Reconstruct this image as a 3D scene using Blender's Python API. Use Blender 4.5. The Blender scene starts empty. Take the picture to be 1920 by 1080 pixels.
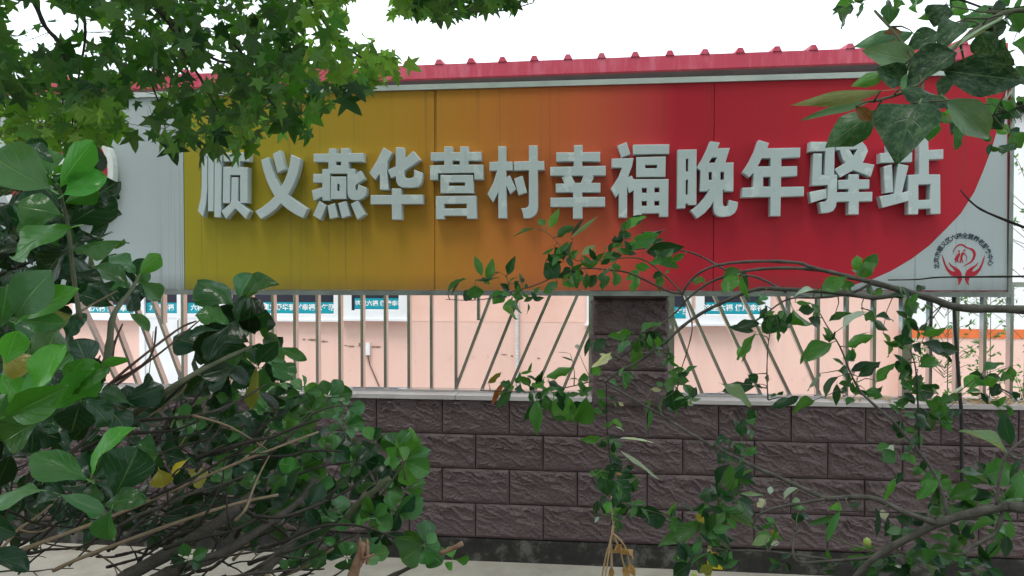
import bpy, bmesh, math, random
from mathutils import Vector, Matrix, noise as mn
R = math.radians
random.seed(11)
SC = bpy.context.scene
COL = SC.collection

# ------------------------------------------------------------------ camera
FPX = 1387.0                     # focal length in photo pixels (1920 wide)
DW, HC = 4.30, 1.70              # camera to wall front, eye height
YAW, DIP = R(6.2), math.atan(28 / FPX)
CAM = Vector((0, -DW, HC))
f0 = Vector((-math.sin(YAW), math.cos(YAW), 0))
RT = Vector((math.cos(YAW), math.sin(YAW), 0))
FW = (f0 * math.cos(DIP) - Vector((0, 0, 1)) * math.sin(DIP)).normalized()
UP = RT.cross(FW).normalized()
cd = bpy.data.cameras.new('camera')
cd.sensor_width = 36; cd.lens = FPX / 1920 * 36; cd.clip_start = 0.02; cd.clip_end = 2000
cam = bpy.data.objects.new('camera', cd); COL.objects.link(cam)
cam.matrix_world = Matrix(((RT.x, UP.x, -FW.x, CAM.x), (RT.y, UP.y, -FW.y, CAM.y), (RT.z, UP.z, -FW.z, CAM.z), (0, 0, 0, 1)))
SC.camera = cam

# ------------------------------------------------------------------ sky, sun, exposure
SUN_EL, SUN_AZ = R(70), R(205)   # azimuth clockwise from +Y
w = bpy.data.worlds.new('World'); SC.world = w; w.use_nodes = True
nt = w.node_tree; nt.nodes.clear()
o_ = nt.nodes.new('ShaderNodeOutputWorld'); mx = nt.nodes.new('ShaderNodeMixShader')
b1 = nt.nodes.new('ShaderNodeBackground'); b2 = nt.nodes.new('ShaderNodeBackground')
sk = nt.nodes.new('ShaderNodeTexSky'); sk.sky_type = 'NISHITA'; sk.sun_disc = False
sk.sun_elevation = SUN_EL; sk.sun_rotation = SUN_AZ; sk.dust_density = 4; sk.air_density = 1.5
b1.inputs[1].default_value = 0.12
cn = nt.nodes.new('ShaderNodeTexNoise'); cn.inputs['Scale'].default_value = 2.5; cn.inputs['Detail'].default_value = 5
cr = nt.nodes.new('ShaderNodeValToRGB')
cr.color_ramp.elements[0].position = .3; cr.color_ramp.elements[0].color = (.76, .86, .96, 1)
cr.color_ramp.elements[1].position = .7; cr.color_ramp.elements[1].color = (.90, .96, 1.0, 1)
nt.links.new(cn.outputs[0], cr.inputs[0]); nt.links.new(cr.outputs[0], b2.inputs[0])
b2.inputs[1].default_value = 1.0
nt.links.new(sk.outputs[0], b1.inputs[0])
mx.inputs[0].default_value = .88
nt.links.new(b1.outputs[0], mx.inputs[1]); nt.links.new(b2.outputs[0], mx.inputs[2])
nt.links.new(mx.outputs[0], o_.inputs[0])
sd = bpy.data.lights.new('sun', 'SUN'); sd.energy = 1.5; sd.angle = R(18); sd.color = (1, .96, .9)
sun = bpy.data.objects.new('sun', sd); COL.objects.link(sun)
sdir = Vector((math.sin(SUN_AZ) * math.cos(SUN_EL), math.cos(SUN_AZ) * math.cos(SUN_EL), math.sin(SUN_EL)))
sun.rotation_euler = sdir.to_track_quat('Z', 'Y').to_euler(); sun.location = (0, -3, 12)
vs = SC.view_settings
vs.view_transform = 'Standard'; vs.look = 'None'; vs.gamma = 1; vs.use_curve_mapping = False
vs.exposure = 1.1
SC.cycles.max_bounces = 8; SC.cycles.transparent_max_bounces = 8

# ------------------------------------------------------------------ helpers
def ray(px, py): return FW + RT * ((px - 960) / FPX) + UP * ((540 - py) / FPX)
def P(px, py, Y):                # photo pixel -> point on the plane y = Y
    r = ray(px, py); return CAM + r * ((Y + DW) / r.y)
def Q(px, py, d): return CAM + ray(px, py) * d      # photo pixel at depth d
def tag(o, label=None, cat=None, group=None, kind=None):
    if label: o['label'] = label
    if cat: o['category'] = cat
    if group: o['group'] = group
    if kind: o['kind'] = kind
    return o
def empty(name, loc, label, cat, group=None):
    o = bpy.data.objects.new(name, None); COL.objects.link(o); o.location = loc
    o.empty_display_size = .1
    return tag(o, label, cat, group)
def wloc(o):
    v = Vector((0, 0, 0))
    while o: v = v + o.location; o = o.parent
    return v
def link(name, me, parent=None, M=None):
    o = bpy.data.objects.new(name, me); COL.objects.link(o)
    if parent: o.parent = parent
    if M is not None:
        M = M.copy()
        if parent: M.translation = M.translation - wloc(parent)
        o.matrix_basis = M
    return o
def mk(name, verts, faces, mat, parent=None, smooth=False, uv=None):
    """one mesh object from world-space verts, its origin at their centre"""
    vv = [Vector(v) for v in verts]
    c = Vector((0, 0, 0))
    for v in vv: c += v
    c /= len(vv)
    me = bpy.data.meshes.new(name); me.from_pydata([v - c for v in vv], [], faces); me.update()
    if mat: me.materials.append(mat)
    if smooth: me.polygons.foreach_set('use_smooth', [True] * len(me.polygons))
    o = bpy.data.objects.new(name, me); COL.objects.link(o)
    if parent: o.parent = parent; o.location = c - wloc(parent)
    else: o.location = c
    return o
BF = [(0, 3, 2, 1), (4, 5, 6, 7), (0, 1, 5, 4), (1, 2, 6, 5), (2, 3, 7, 6), (3, 0, 4, 7)]
class MB:
    def __init__(s): s.v = []; s.f = []
    def box(s, x0, x1, y0, y1, z0, z1):
        n = len(s.v)
        s.v += [(x0, y0, z0), (x1, y0, z0), (x1, y1, z0), (x0, y1, z0), (x0, y0, z1), (x1, y0, z1), (x1, y1, z1), (x0, y1, z1)]
        s.f += [tuple(i + n for i in q) for q in BF]; return s
    def bar(s, p, q, wd, dp):        # box from p to q in a plane y = const: wd across, dp in y
        p = Vector(p); q = Vector(q); d = (q - p).normalized(); y = Vector((0, 1, 0)); a = d.cross(y).normalized()
        n = len(s.v)
        for e in (p, q):
            for (i, j) in ((-1, -1), (1, -1), (1, 1), (-1, 1)): s.v.append(e + a * (wd / 2 * i) + y * (dp / 2 * j))
        s.f += [tuple(i + n for i in f) for f in BF]; return s
    def tube(s, pts, rad, n=6):
        pts = [Vector(p) for p in pts]; b = len(s.v); m = len(pts); prev = None
        for i, p in enumerate(pts):
            t = (pts[min(i + 1, m - 1)] - pts[max(i - 1, 0)]).normalized()
            if prev is None:
                a = t.cross(Vector((0, 0, 1)))
                if a.length < .1: a = t.cross(Vector((0, 1, 0)))
            else: a = prev - t * prev.dot(t)
            a.normalize(); prev = a; c = t.cross(a)
            r = rad[i] if isinstance(rad, (list, tuple)) else rad
            for k in range(n):
                an = 2 * math.pi * k / n; s.v.append(p + a * (r * math.cos(an)) + c * (r * math.sin(an)))
        for i in range(m - 1):
            for k in range(n):
                k2 = (k + 1) % n; s.f.append((b + i * n + k, b + i * n + k2, b + (i + 1) * n + k2, b + (i + 1) * n + k))
        s.f.append(tuple(b + k for k in range(n))[::-1]); s.f.append(tuple(b + (m - 1) * n + k for k in range(n)))
        return s
    def build(s, name, mat, parent=None, smooth=False): return mk(name, s.v, s.f, mat, parent, smooth)

# ------------------------------------------------------------------ materials
def newmat(name):
    m = bpy.data.materials.new(name); m.use_nodes = True
    n = m.node_tree; return m, n, n.nodes['Principled BSDF'], n.links
def mixc(nt, fac, a, b, mode='MIX'):
    m = nt.nodes.new('ShaderNodeMix'); m.data_type = 'RGBA'; m.blend_type = mode
    for sock, v in ((m.inputs[0], fac), (m.inputs[6], a), (m.inputs[7], b)):
        if hasattr(v, 'node'): nt.links.new(v, sock)
        else: sock.default_value = v if not isinstance(v, tuple) else (v + (1,) if len(v) == 3 else v)
    return m.outputs[2]
def math_(nt, op, a, b=0.0, c=None, clamp=False):
    m = nt.nodes.new('ShaderNodeMath'); m.operation = op; m.use_clamp = clamp
    for i, v in enumerate((a, b) if c is None else (a, b, c)):
        if hasattr(v, 'node'): nt.links.new(v, m.inputs[i])
        else: m.inputs[i].default_value = v
    return m.outputs[0]
def noise_(nt, scale, detail=4, vec=None, rough=.55, sc3=None, rot=None):
    n = nt.nodes.new('ShaderNodeTexNoise'); n.inputs['Scale'].default_value = scale
    n.inputs['Detail'].default_value = detail; n.inputs['Roughness'].default_value = rough
    if sc3 or rot:
        mp = nt.nodes.new('ShaderNodeMapping')
        if sc3: mp.inputs['Scale'].default_value = sc3
        if rot: mp.inputs['Rotation'].default_value = rot
        nt.links.new(vec, mp.inputs[0]); vec = mp.outputs[0]
    if vec is not None: nt.links.new(vec, n.inputs['Vector'])
    return n.outputs[0]
def pos_(nt): return nt.nodes.new('ShaderNodeNewGeometry').outputs['Position']
def obj_(nt): return nt.nodes.new('ShaderNodeTexCoord').outputs['Object']
def ramp_(nt, fac, stops):
    r = nt.nodes.new('ShaderNodeValToRGB'); e = r.color_ramp.elements
    while len(e) < len(stops): e.new(.5)
    for el, (p, c) in zip(e, stops): el.position = p; el.color = c if len(c) == 4 else c + (1,)
    nt.links.new(fac, r.inputs[0]); return r.outputs[0]
def bump_(nt, bs, h, st=.3, dist=.01):
    b = nt.nodes.new('ShaderNodeBump'); b.inputs['Strength'].default_value = st; b.inputs['Distance'].default_value = dist
    nt.links.new(h, b.inputs['Height']); nt.links.new(b.outputs[0], bs.inputs['Normal'])
def rough_mat(name, c1, c2, scale=6, rough=.8, bump=.25, bdist=.004, metal=0, detail=6, spec=.4, sc3=None):
    m, nt, bs, L = newmat(name); p = pos_(nt)
    n = noise_(nt, scale, detail, p, .6, sc3 or (1, 1, 1))
    f = ramp_(nt, n, [(.3, (0, 0, 0)), (.7, (1, 1, 1))])
    L.new(mixc(nt, f, c1, c2), bs.inputs['Base Color'])
    bs.inputs['Roughness'].default_value = rough; bs.inputs['Metallic'].default_value = metal
    bs.inputs['Specular IOR Level'].default_value = spec
    if bump: bump_(nt, bs, noise_(nt, scale * 9, 4, p), bump, bdist)
    return m
M = {}
M['concrete'] = rough_mat('path_concrete', (.30, .27, .23), (.42, .385, .33), 5, .9, .5)
M['soil'] = rough_mat('soil', (.05, .035, .025), (.10, .075, .05), 8, .95, .8, .02)
M['yard'] = rough_mat('yard_concrete', (.36, .35, .33), (.46, .45, .43), 3, .9, .3)
M['marble'] = rough_mat('coping_stone', (.36, .32, .32), (.52, .48, .48), 4, .5, .1)
M['wood_grey'] = rough_mat('grey_bark', (.038, .030, .024), (.095, .08, .066), 40, .85, .8, .004)
M['wood_tan'] = rough_mat('tan_twig', (.20, .14, .085), (.30, .22, .15), 40, .8, .4, .002)
M['wood_dark'] = rough_mat('dark_twig', (.018, .014, .012), (.05, .04, .032), 40, .85, .6, .003)
M['wood_green'] = rough_mat('green_twig', (.07, .085, .045), (.13, .13, .08), 40, .7, .4, .002)
M['wood_red'] = rough_mat('red_twig', (.085, .045, .035), (.16, .10, .08), 40, .7, .4, .002)
M['wood_plum'] = rough_mat('orchard_bark', (.05, .043, .038), (.15, .135, .12), 30, .7, .8, .003)
M['broken_wood'] = rough_mat('broken_wood', (.22, .10, .06), (.42, .26, .18), 60, .85, .8, .004)
M['straw'] = rough_mat('dry_straw', (.30, .20, .10), (.44, .31, .17), 40, .85, .3)
M['black'] = rough_mat('black_rubber', (.012, .012, .012), (.02, .02, .02), 20, .5, 0)
M['white'] = rough_mat('white_upvc', (.70, .72, .75), (.78, .80, .82), 4, .35, 0)
M['teal'] = rough_mat('teal_vinyl', (.0, .26, .34), (.0, .31, .39), 6, .45, 0)
M['textwhite'] = rough_mat('white_vinyl', (.78, .8, .8), (.82, .84, .84), 6, .5, 0)
M['ink'] = rough_mat('dark_ink', (.012, .03, .055), (.02, .04, .07), 20, .6, 0)
M['redink'] = rough_mat('red_ink', (.42, .012, .03), (.48, .018, .04), 20, .6, 0)
M['soffit'] = rough_mat('grey_soffit', (.07, .075, .085), (.11, .115, .125), 3, .6, .1)
M['frame'] = rough_mat('sign_frame_metal', (.20, .21, .20), (.34, .36, .35), 7, .35, .1, .001, .75)
M['frame_pale'] = rough_mat('sign_trim_metal', (.50, .54, .55), (.66, .70, .70), 5, .4, .1, .001, .3)
M['orange'] = rough_mat('orange_paint', (.62, .13, .03), (.72, .17, .05), 5, .7, .1)
M['annex'] = rough_mat('white_paint', (.74, .76, .78), (.82, .83, .84), 3, .8, .1)
M['plaster'] = rough_mat('bare_plaster', (.16, .09, .055), (.34, .24, .17), 25, .95, .6)
M['pipe'] = rough_mat('grey_pipe', (.55, .56, .56), (.65, .66, .66), 10, .5, .1)

def pink():
    m, nt, bs, L = newmat('pink_paint'); p = pos_(nt)
    a = mixc(nt, noise_(nt, 1.1, 6, p, .6), (.70, .455, .385), (.80, .555, .485))
    s = ramp_(nt, noise_(nt, 5, 6, p, .65, (1, 1, .12)), [(.46, (0, 0, 0)), (.72, (1, 1, 1))])
    a = mixc(nt, math_(nt, 'MULTIPLY', s, .35), a, (.60, .42, .36))
    # blistered, flaking patches low on the wall
    z = nt.nodes.new('ShaderNodeSeparateXYZ'); L.new(p, z.inputs[0])
    low = math_(nt, 'SUBTRACT', 1.25, z.outputs[2], clamp=True)
    fl = ramp_(nt, noise_(nt, 9, 8, p, .7), [(.60, (0, 0, 0)), (.66, (1, 1, 1))])
    a = mixc(nt, math_(nt, 'MULTIPLY', math_(nt, 'MULTIPLY', fl, low), .55), a, (.45, .30, .24))
    L.new(a, bs.inputs['Base Color']); bs.inputs['Roughness'].default_value = .85
    bump_(nt, bs, noise_(nt, 18, 6, p, .65), .25, .008); return m
M['pink'] = pink()

def steel():
    m, nt, bs, L = newmat('stainless_steel'); p = pos_(nt)
    n = noise_(nt, 14, 4, p, .6, (1, 1, .25))
    L.new(mixc(nt, n, (.50, .49, .475), (.74, .73, .715)), bs.inputs['Base Color'])
    bs.inputs['Metallic'].default_value = .95
    L.new(math_(nt, 'MULTIPLY_ADD', n, .20, .05), bs.inputs['Roughness']); return m
M['steel'] = steel()

def brick_mat():
    m, nt, bs, L = newmat('purple_brown_split_block'); p = pos_(nt)
    oi = nt.nodes.new('ShaderNodeObjectInfo')
    a = mixc(nt, noise_(nt, 9, 6, p, .65), (.056, .033, .036), (.118, .075, .079))
    a = mixc(nt, math_(nt, 'MULTIPLY', oi.outputs['Random'], .35), a, (.115, .075, .084))
    g = ramp_(nt, noise_(nt, 260, 2, p, .6), [(.62, (0, 0, 0)), (.72, (1, 1, 1))])
    a = mixc(nt, math_(nt, 'MULTIPLY', g, .55), a, (.21, .17, .18))
    st = ramp_(nt, noise_(nt, 2.2, 5, p, .6, (1, 1, .5)), [(.45, (0, 0, 0)), (.75, (1, 1, 1))])
    a = mixc(nt, math_(nt, 'MULTIPLY', st, .4), a, (.040, .030, .031))
    L.new(a, bs.inputs['Base Color']); bs.inputs['Roughness'].default_value = .48
    h = noise_(nt, 190, 4, p, .75)
    bump_(nt, bs, h, .6, .004); return m
M['brick'] = brick_mat()
M['mortar'] = rough_mat('dark_mortar', (.028, .020, .021), (.05, .038, .038), 20, .95, .3)

def plinth_mat():
    m, nt, bs, L = newmat('stained_cement'); p = pos_(nt)
    n = noise_(nt, 7, 8, p, .7)
    a = ramp_(nt, n, [(.35, (.010, .009, .008)), (.52, (.024, .021, .018)), (.58, (.07, .064, .058)), (.72, (.13, .12, .11))])
    L.new(a, bs.inputs['Base Color']); bs.inputs['Roughness'].default_value = .9
    bump_(nt, bs, noise_(nt, 40, 6, p, .7), .6, .01); return m
M['plinth'] = plinth_mat()

X_Y0, X_R1 = P(345, 400, -.1).x, P(1270, 400, -.1).x
def panel_mat(name, white=False):
    m, nt, bs, L = newmat(name); p = pos_(nt)
    z = nt.nodes.new('ShaderNodeSeparateXYZ'); L.new(p, z.inputs[0])
    wob = math_(nt, 'MULTIPLY_ADD', noise_(nt, .8, 2, p), .06, -.03)
    if white:
        a = mixc(nt, noise_(nt, 3, 5, p), (.42, .475, .51), (.51, .565, .60))
    else:
        t = math_(nt, 'DIVIDE', math_(nt, 'SUBTRACT', z.outputs[0], X_Y0), X_R1 - X_Y0)
        t = math_(nt, 'ADD', t, wob)
        a = ramp_(nt, t, [(0, (.37, .325, .018)), (.25, (.41, .30, .022)), (.47, (.53, .28, .03)), (.64, (.61, .22, .04)),
                          (.82, (.63, .125, .05)), (.94, (.60, .050, .055)), (1, (.53, .012, .038))])
        a = mixc(nt, math_(nt, 'MULTIPLY', noise_(nt, 2.5, 6, p, .6), .12), a, (.30, .15, .08))
    # rain streaks that start at the top edge and grime rising from the bottom edge
    s = ramp_(nt, noise_(nt, 38, 4, p, .65, (1, 1, .015)), [(.56, (0, 0, 0)), (.72, (1, 1, 1))])
    s2 = ramp_(nt, noise_(nt, 1.7, 2, p, .5, (1, 1, .2)), [(.45, (0, 0, 0)), (.62, (1, 1, 1))])
    a = mixc(nt, math_(nt, 'MULTIPLY', math_(nt, 'MULTIPLY', s, s2), .45), a, (.10, .075, .06))
    if not white:
        ln = ramp_(nt, noise_(nt, 55, 2, p, .5, (1, .01, .004)), [(.60, (0, 0, 0)), (.68, (1, 1, 1))])
        near_ = None
        for pxs, wd in ((1312, .10), (818, .05), (372, .07)):
            q = math_(nt, 'SUBTRACT', 1, math_(nt, 'DIVIDE', math_(nt, 'ABSOLUTE', math_(nt, 'SUBTRACT', z.outputs[0], P(pxs, 400, -.1).x)), wd), clamp=True)
            near_ = q if near_ is None else math_(nt, 'MAXIMUM', near_, q)
        a = mixc(nt, math_(nt, 'MULTIPLY', math_(nt, 'MULTIPLY', ln, near_), 1.0, clamp=True), a, (.07, .03, .025))
    else:
        ln = ramp_(nt, noise_(nt, 75, 4, p, .65, (1, .01, .006)), [(.50, (0, 0, 0)), (.66, (1, 1, 1))])
        q = math_(nt, 'SUBTRACT', 1, math_(nt, 'DIVIDE', math_(nt, 'ABSOLUTE', math_(nt, 'SUBTRACT', z.outputs[0], P(325, 400, -.1).x)), .16), clamp=True)
        dn = math_(nt, 'SUBTRACT', 1.1, math_(nt, 'MULTIPLY', math_(nt, 'SUBTRACT', z.outputs[2], P(960, 548, -.1).z), 1.2), clamp=True)
        a = mixc(nt, math_(nt, 'MULTIPLY', math_(nt, 'MULTIPLY', math_(nt, 'MULTIPLY', ln, q), dn), .8, clamp=True), a, (.14, .14, .14))
    lowz = P(960, 548, -.1).z
    g = math_(nt, 'SUBTRACT', 1, math_(nt, 'MULTIPLY', math_(nt, 'SUBTRACT', z.outputs[2], lowz), 9), clamp=True)
    a = mixc(nt, math_(nt, 'MULTIPLY', math_(nt, 'MULTIPLY', g, noise_(nt, 7, 5, p, .7, (1, 1, .4))), .8), a, (.08, .07, .06))
    L.new(a, bs.inputs['Base Color']); bs.inputs['Roughness'].default_value = .48
    bs.inputs['Specular IOR Level'].default_value = .22
    bump_(nt, bs, noise_(nt, 1.6, 3, p), .15, .02); return m
M['panel'] = panel_mat('gradient_sign_film')
M['panel_white'] = panel_mat('white_sign_film', True)

def letter_mat():
    m, nt, bs, L = newmat('aged_letter_paint'); p = pos_(nt)
    a = mixc(nt, noise_(nt, 5, 5, p), (.52, .60, .635), (.58, .66, .69))
    pk = ramp_(nt, noise_(nt, 13, 3, p, .5), [(.57, (0, 0, 0)), (.585, (1, 1, 1))])
    zone = ramp_(nt, noise_(nt, 1.7, 2, p), [(.48, (0, 0, 0)), (.55, (1, 1, 1))])
    a = mixc(nt, math_(nt, 'MULTIPLY', math_(nt, 'MULTIPLY', pk, zone), .6), a, (.74, .81, .83))
    d = ramp_(nt, noise_(nt, 30, 4, p, .6, (1, 1, .3)), [(.62, (0, 0, 0)), (.8, (1, 1, 1))])
    a = mixc(nt, math_(nt, 'MULTIPLY', d, .3), a, (.25, .26, .25))
    L.new(a, bs.inputs['Base Color']); bs.inputs['Roughness'].default_value = .5
    return m
M['letter'] = letter_mat()

def fascia_mat():
    m, nt, bs, L = newmat('faded_red_roof_paint'); p = pos_(nt)
    a = mixc(nt, noise_(nt, 4, 5, p, .6), (.32, .014, .040), (.40, .035, .068))
    s = ramp_(nt, noise_(nt, 12, 5, p, .65, (1, 1, .15)), [(.46, (0, 0, 0)), (.68, (1, 1, 1))])
    a = mixc(nt, math_(nt, 'MULTIPLY', s, .45), a, (.48, .14, .19))
    L.new(a, bs.inputs['Base Color']); bs.inputs['Roughness'].default_value = .6; return m
M['roof'] = fascia_mat()

def glass_mat():
    m, nt, bs, L = newmat('window_glass')
    bs.inputs['Base Color'].default_value = (.03, .032, .05, 1); bs.inputs['Roughness'].default_value = .06
    bs.inputs['Specular IOR Level'].default_value = .6; return m
M['glass'] = glass_mat()

def leaf_mat(name, src, sat=1.0, rough=.42, vein=.5, speck=0.0, trans=.32, spec=.3):
    m, nt, bs, L = newmat(name)
    if src == 'object': c = nt.nodes.new('ShaderNodeObjectInfo').outputs['Color']
    else:
        a_ = nt.nodes.new('ShaderNodeAttribute'); a_.attribute_name = 'tint'; c = a_.outputs['Color']
    uvn = nt.nodes.new('ShaderNodeUVMap'); uvn.uv_map = 'UVMap'
    s = nt.nodes.new('ShaderNodeSeparateXYZ'); L.new(uvn.outputs[0], s.inputs[0])
    au = math_(nt, 'ABSOLUTE', math_(nt, 'SUBTRACT', s.outputs[0], .5))
    mid = math_(nt, 'SUBTRACT', 1, math_(nt, 'MULTIPLY', au, 34), clamp=True)
    vv = math_(nt, 'SUBTRACT', math_(nt, 'MULTIPLY', s.outputs[1], 5.3), math_(nt, 'MULTIPLY', au, 5.0))
    side = math_(nt, 'SUBTRACT', 1, math_(nt, 'MULTIPLY', math_(nt, 'ABSOLUTE', math_(nt, 'SUBTRACT', math_(nt, 'FRACT', vv), .5)), 11), clamp=True)
    ve = math_(nt, 'MAXIMUM', mid, math_(nt, 'MULTIPLY', side, .22))
    ob = obj_(nt)
    n = noise_(nt, 2.3, 5, ob if src == 'object' else pos_(nt), .6)
    if src != 'object': n.node.inputs['Scale'].default_value = 30
    base = mixc(nt, math_(nt, 'MULTIPLY_ADD', n, .9, -.15, clamp=True), c, mixc(nt, 1.0, c, (1.75, 1.55, 1.35), 'MULTIPLY'))
    base = mixc(nt, math_(nt, 'MULTIPLY', ve, vein), base, mixc(nt, .5, mixc(nt, 1.0, c, (2.4, 2.2, 2.0), 'MULTIPLY'), (.20, .30, .12)))
    if speck:
        sp = ramp_(nt, noise_(nt, 4.5, 10, ob, .85), [(.47, (0, 0, 0)), (.62, (1, 1, 1))])
        base = mixc(nt, math_(nt, 'MULTIPLY', sp, speck), base, (.26, .36, .22))
    bf = nt.nodes.new('ShaderNodeNewGeometry').outputs['Backfacing']      # leaf undersides are paler and duller
    base = mixc(nt, math_(nt, 'MULTIPLY', bf, .55), base, mixc(nt, .5, mixc(nt, 1.0, base, (2.3, 1.7, 2.3), 'MULTIPLY'), (.10, .14, .09)))
    L.new(base, bs.inputs['Base Color']); bs.inputs['Roughness'].default_value = rough
    bs.inputs['Specular IOR Level'].default_value = spec
    bump_(nt, bs, math_(nt, 'SUBTRACT', math_(nt, 'MULTIPLY', n, .5), ve), .35, .004)
    tr = nt.nodes.new('ShaderNodeBsdfTranslucent'); L.new(mixc(nt, 1.0, base, (1.9, 1.9, .7), 'MULTIPLY'), tr.inputs[0])
    ms = nt.nodes.new('ShaderNodeMixShader'); ms.inputs[0].default_value = trans
    L.new(bs.outputs[0], ms.inputs[1]); L.new(tr.outputs[0], ms.inputs[2])
    L.new(ms.outputs[0], nt.nodes['Material Output'].inputs[0]); return m
M['leaf_shrub'] = leaf_mat('glossy_shrub_leaf', 'object', rough=.2, vein=.75, trans=.25, spec=.42)
M['leaf_shrub_mass'] = leaf_mat('glossy_shrub_leaf_mass', 'attr', rough=.22, vein=.5, trans=.25, spec=.4)
M['leaf_fruit'] = leaf_mat('fruit_tree_leaf', 'object', rough=.3, vein=.45, spec=.4)
M['leaf_fruit_mass'] = leaf_mat('fruit_tree_leaf_mass', 'attr', rough=.32, vein=.4, spec=.4)
M['leaf_speck'] = leaf_mat('speckled_leaf', 'object', rough=.34, vein=.6, speck=.42, trans=.15, spec=.4)
M['leaf_maple'] = leaf_mat('maple_leaf', 'object', rough=.55, vein=.0, trans=.4)
M['leaf_maple_mass'] = leaf_mat('maple_leaf_mass', 'attr', rough=.55, vein=.0, trans=.4)
# ------------------------------------------------------------------ ground
def sheet(name, x0, x1, y0, y1, z, mat, nx=1, ny=1, amp=0):
    v = []; f = []
    for j in range(ny + 1):
        for i in range(nx + 1):
            x = x0 + (x1 - x0) * i / nx; y = y0 + (y1 - y0) * j / ny
            v.append((x, y, z + (amp * mn.noise(Vector((x * 1.7, y * 1.7, 3))) if amp else 0)))
    for j in range(ny):
        for i in range(nx):
            a = j * (nx + 1) + i; f.append((a, a + 1, a + nx + 2, a + nx + 1))
    return tag(mk(name, v, f, mat), kind='structure')
sheet('ground', -300, 300, -300, 300, -.03, M['soil'])
sheet('path', -14, 14, -1.75, .05, .0, M['concrete'], 60, 8, .006)
sheet('yard', -14, 14, .26, 3.3, .004, M['yard'])

# ------------------------------------------------------------------ brick wall
BL = .4                                   # block length
ZB = P(900, 1008, 0).z                    # underside of lowest course
CO = (P(900, 749.5, 0).z - ZB) / 4         # course height
ZT = ZB + 4 * CO                          # top of the blockwork
def brick_mesh(seed, L, Hh, nx=56, ny=28, d0=.03):
    v = []; f = []; rs = Vector((seed * 7.3, seed * 3.1, seed * 1.7))
    for j in range(ny + 1):
        for i in range(nx + 1):
            u = i / nx; t = j / ny; x = (u - .5) * L; z = (t - .5) * Hh
            edge = min(u, 1 - u) * L, min(t, 1 - t) * Hh
            e = min(1, min(edge) / .016)
            wx_ = x + .02 * mn.noise(Vector((x * 16, z * 16, 2)) + rs); wz_ = z + .012 * mn.noise(Vector((x * 20, z * 20, 7)) + rs)
            al, ac = wx_ * .90 - wz_ * .44, wx_ * .44 + wz_ * .90       # along and across the split, falling to the right
            r = max(0, 1 - abs(mn.noise(Vector((al * 7, ac * 24, 0)) + rs)) * 6.5)
            r2 = max(0, 1 - abs(mn.noise(Vector((al * 13, ac * 42, 5)) + rs)) * 6)
            top = .25 + .95 * t ** 1.5
            h = .014 * r * top + .006 * r2 * top + .007 * mn.noise(Vector((al * 9, ac * 26, 1)) + rs) + .0035 * mn.noise(Vector((x * 90, z * 90, 0)) + rs)
            y = -(.002 + e * max(0, .006 + h))
            v.append((x, y, z))
    for j in range(ny):
        for i in range(nx):
            k = j * (nx + 1) + i; f.append((k, k + 1, k + nx + 2, k + nx + 1))
    # sides back into the wall
    rim = [i for i in range(nx + 1)] + [j * (nx + 1) + nx for j in range(1, ny + 1)] + [ny * (nx + 1) + i for i in range(nx - 1, -1, -1)] + [j * (nx + 1) for j in range(ny - 1, 0, -1)]
    b = len(v)
    for k in rim: v.append((v[k][0], d0, v[k][2]))
    n = len(rim)
    for i in range(n): f.append((rim[i], b + i, b + (i + 1) % n, rim[(i + 1) % n]))
    me = bpy.data.meshes.new('brick'); me.from_pydata(v, [], f); me.update(); me.materials.append(M['brick'])
    return me
G = .005
bm_full = [brick_mesh(s, BL - G, CO - G) for s in range(8)]
XL, XR = -5.0, 4.2
wall = empty('brick_wall', (0, .12, 0), 'low wall of purple brown split-face blocks under the steel fence', 'wall')
MB().box(XL, XR, .022, .24, 0, ZT).build('wall_core', M['mortar'], wall)
MB().box(XL - .01, XR + .01, -.012, .012, -.02, ZB - .006).build('plinth', M['plinth'], wall)
x1083 = P(1083, 780, 0).x
for r in range(4):
    z = ZB + (r + .5) * CO
    off = x1083 if r % 2 == 1 else x1083 + BL / 2      # r=3 is the top course
    k0 = math.floor((XL - off) / BL) + 1
    x = off + k0 * BL
    while x + BL < XR:
        me = random.choice(bm_full)
        o = link('brick', me, wall, Matrix.Translation((x + BL / 2, random.uniform(-.002, .003), z)) @ Matrix.Rotation(random.uniform(-.006, .006), 4, 'Y'))
        x += BL
# coping slabs
x = XL
PX0, PX1 = P(1112, 700, 0).x, P(1252, 700, 0).x
zc0, zc1 = ZT + .002, P(900, 742.5, -.02).z
while x < XR:
    L_ = .6
    x2 = min(x + L_, XR)
    segs = [(x, x2)]
    if x < PX1 and x2 > PX0: segs = [s for s in ((x, PX0 - .003), (PX1 + .003, x2)) if s[1] - s[0] > .02]
    for a, b in segs:
        MB().box(a + .0015, b - .0015, -.022 + random.uniform(-.004, .004), .255, zc0, zc1 + random.uniform(-.002, .002)).build('coping_slab', M['marble'], wall)
    x = x2
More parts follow.
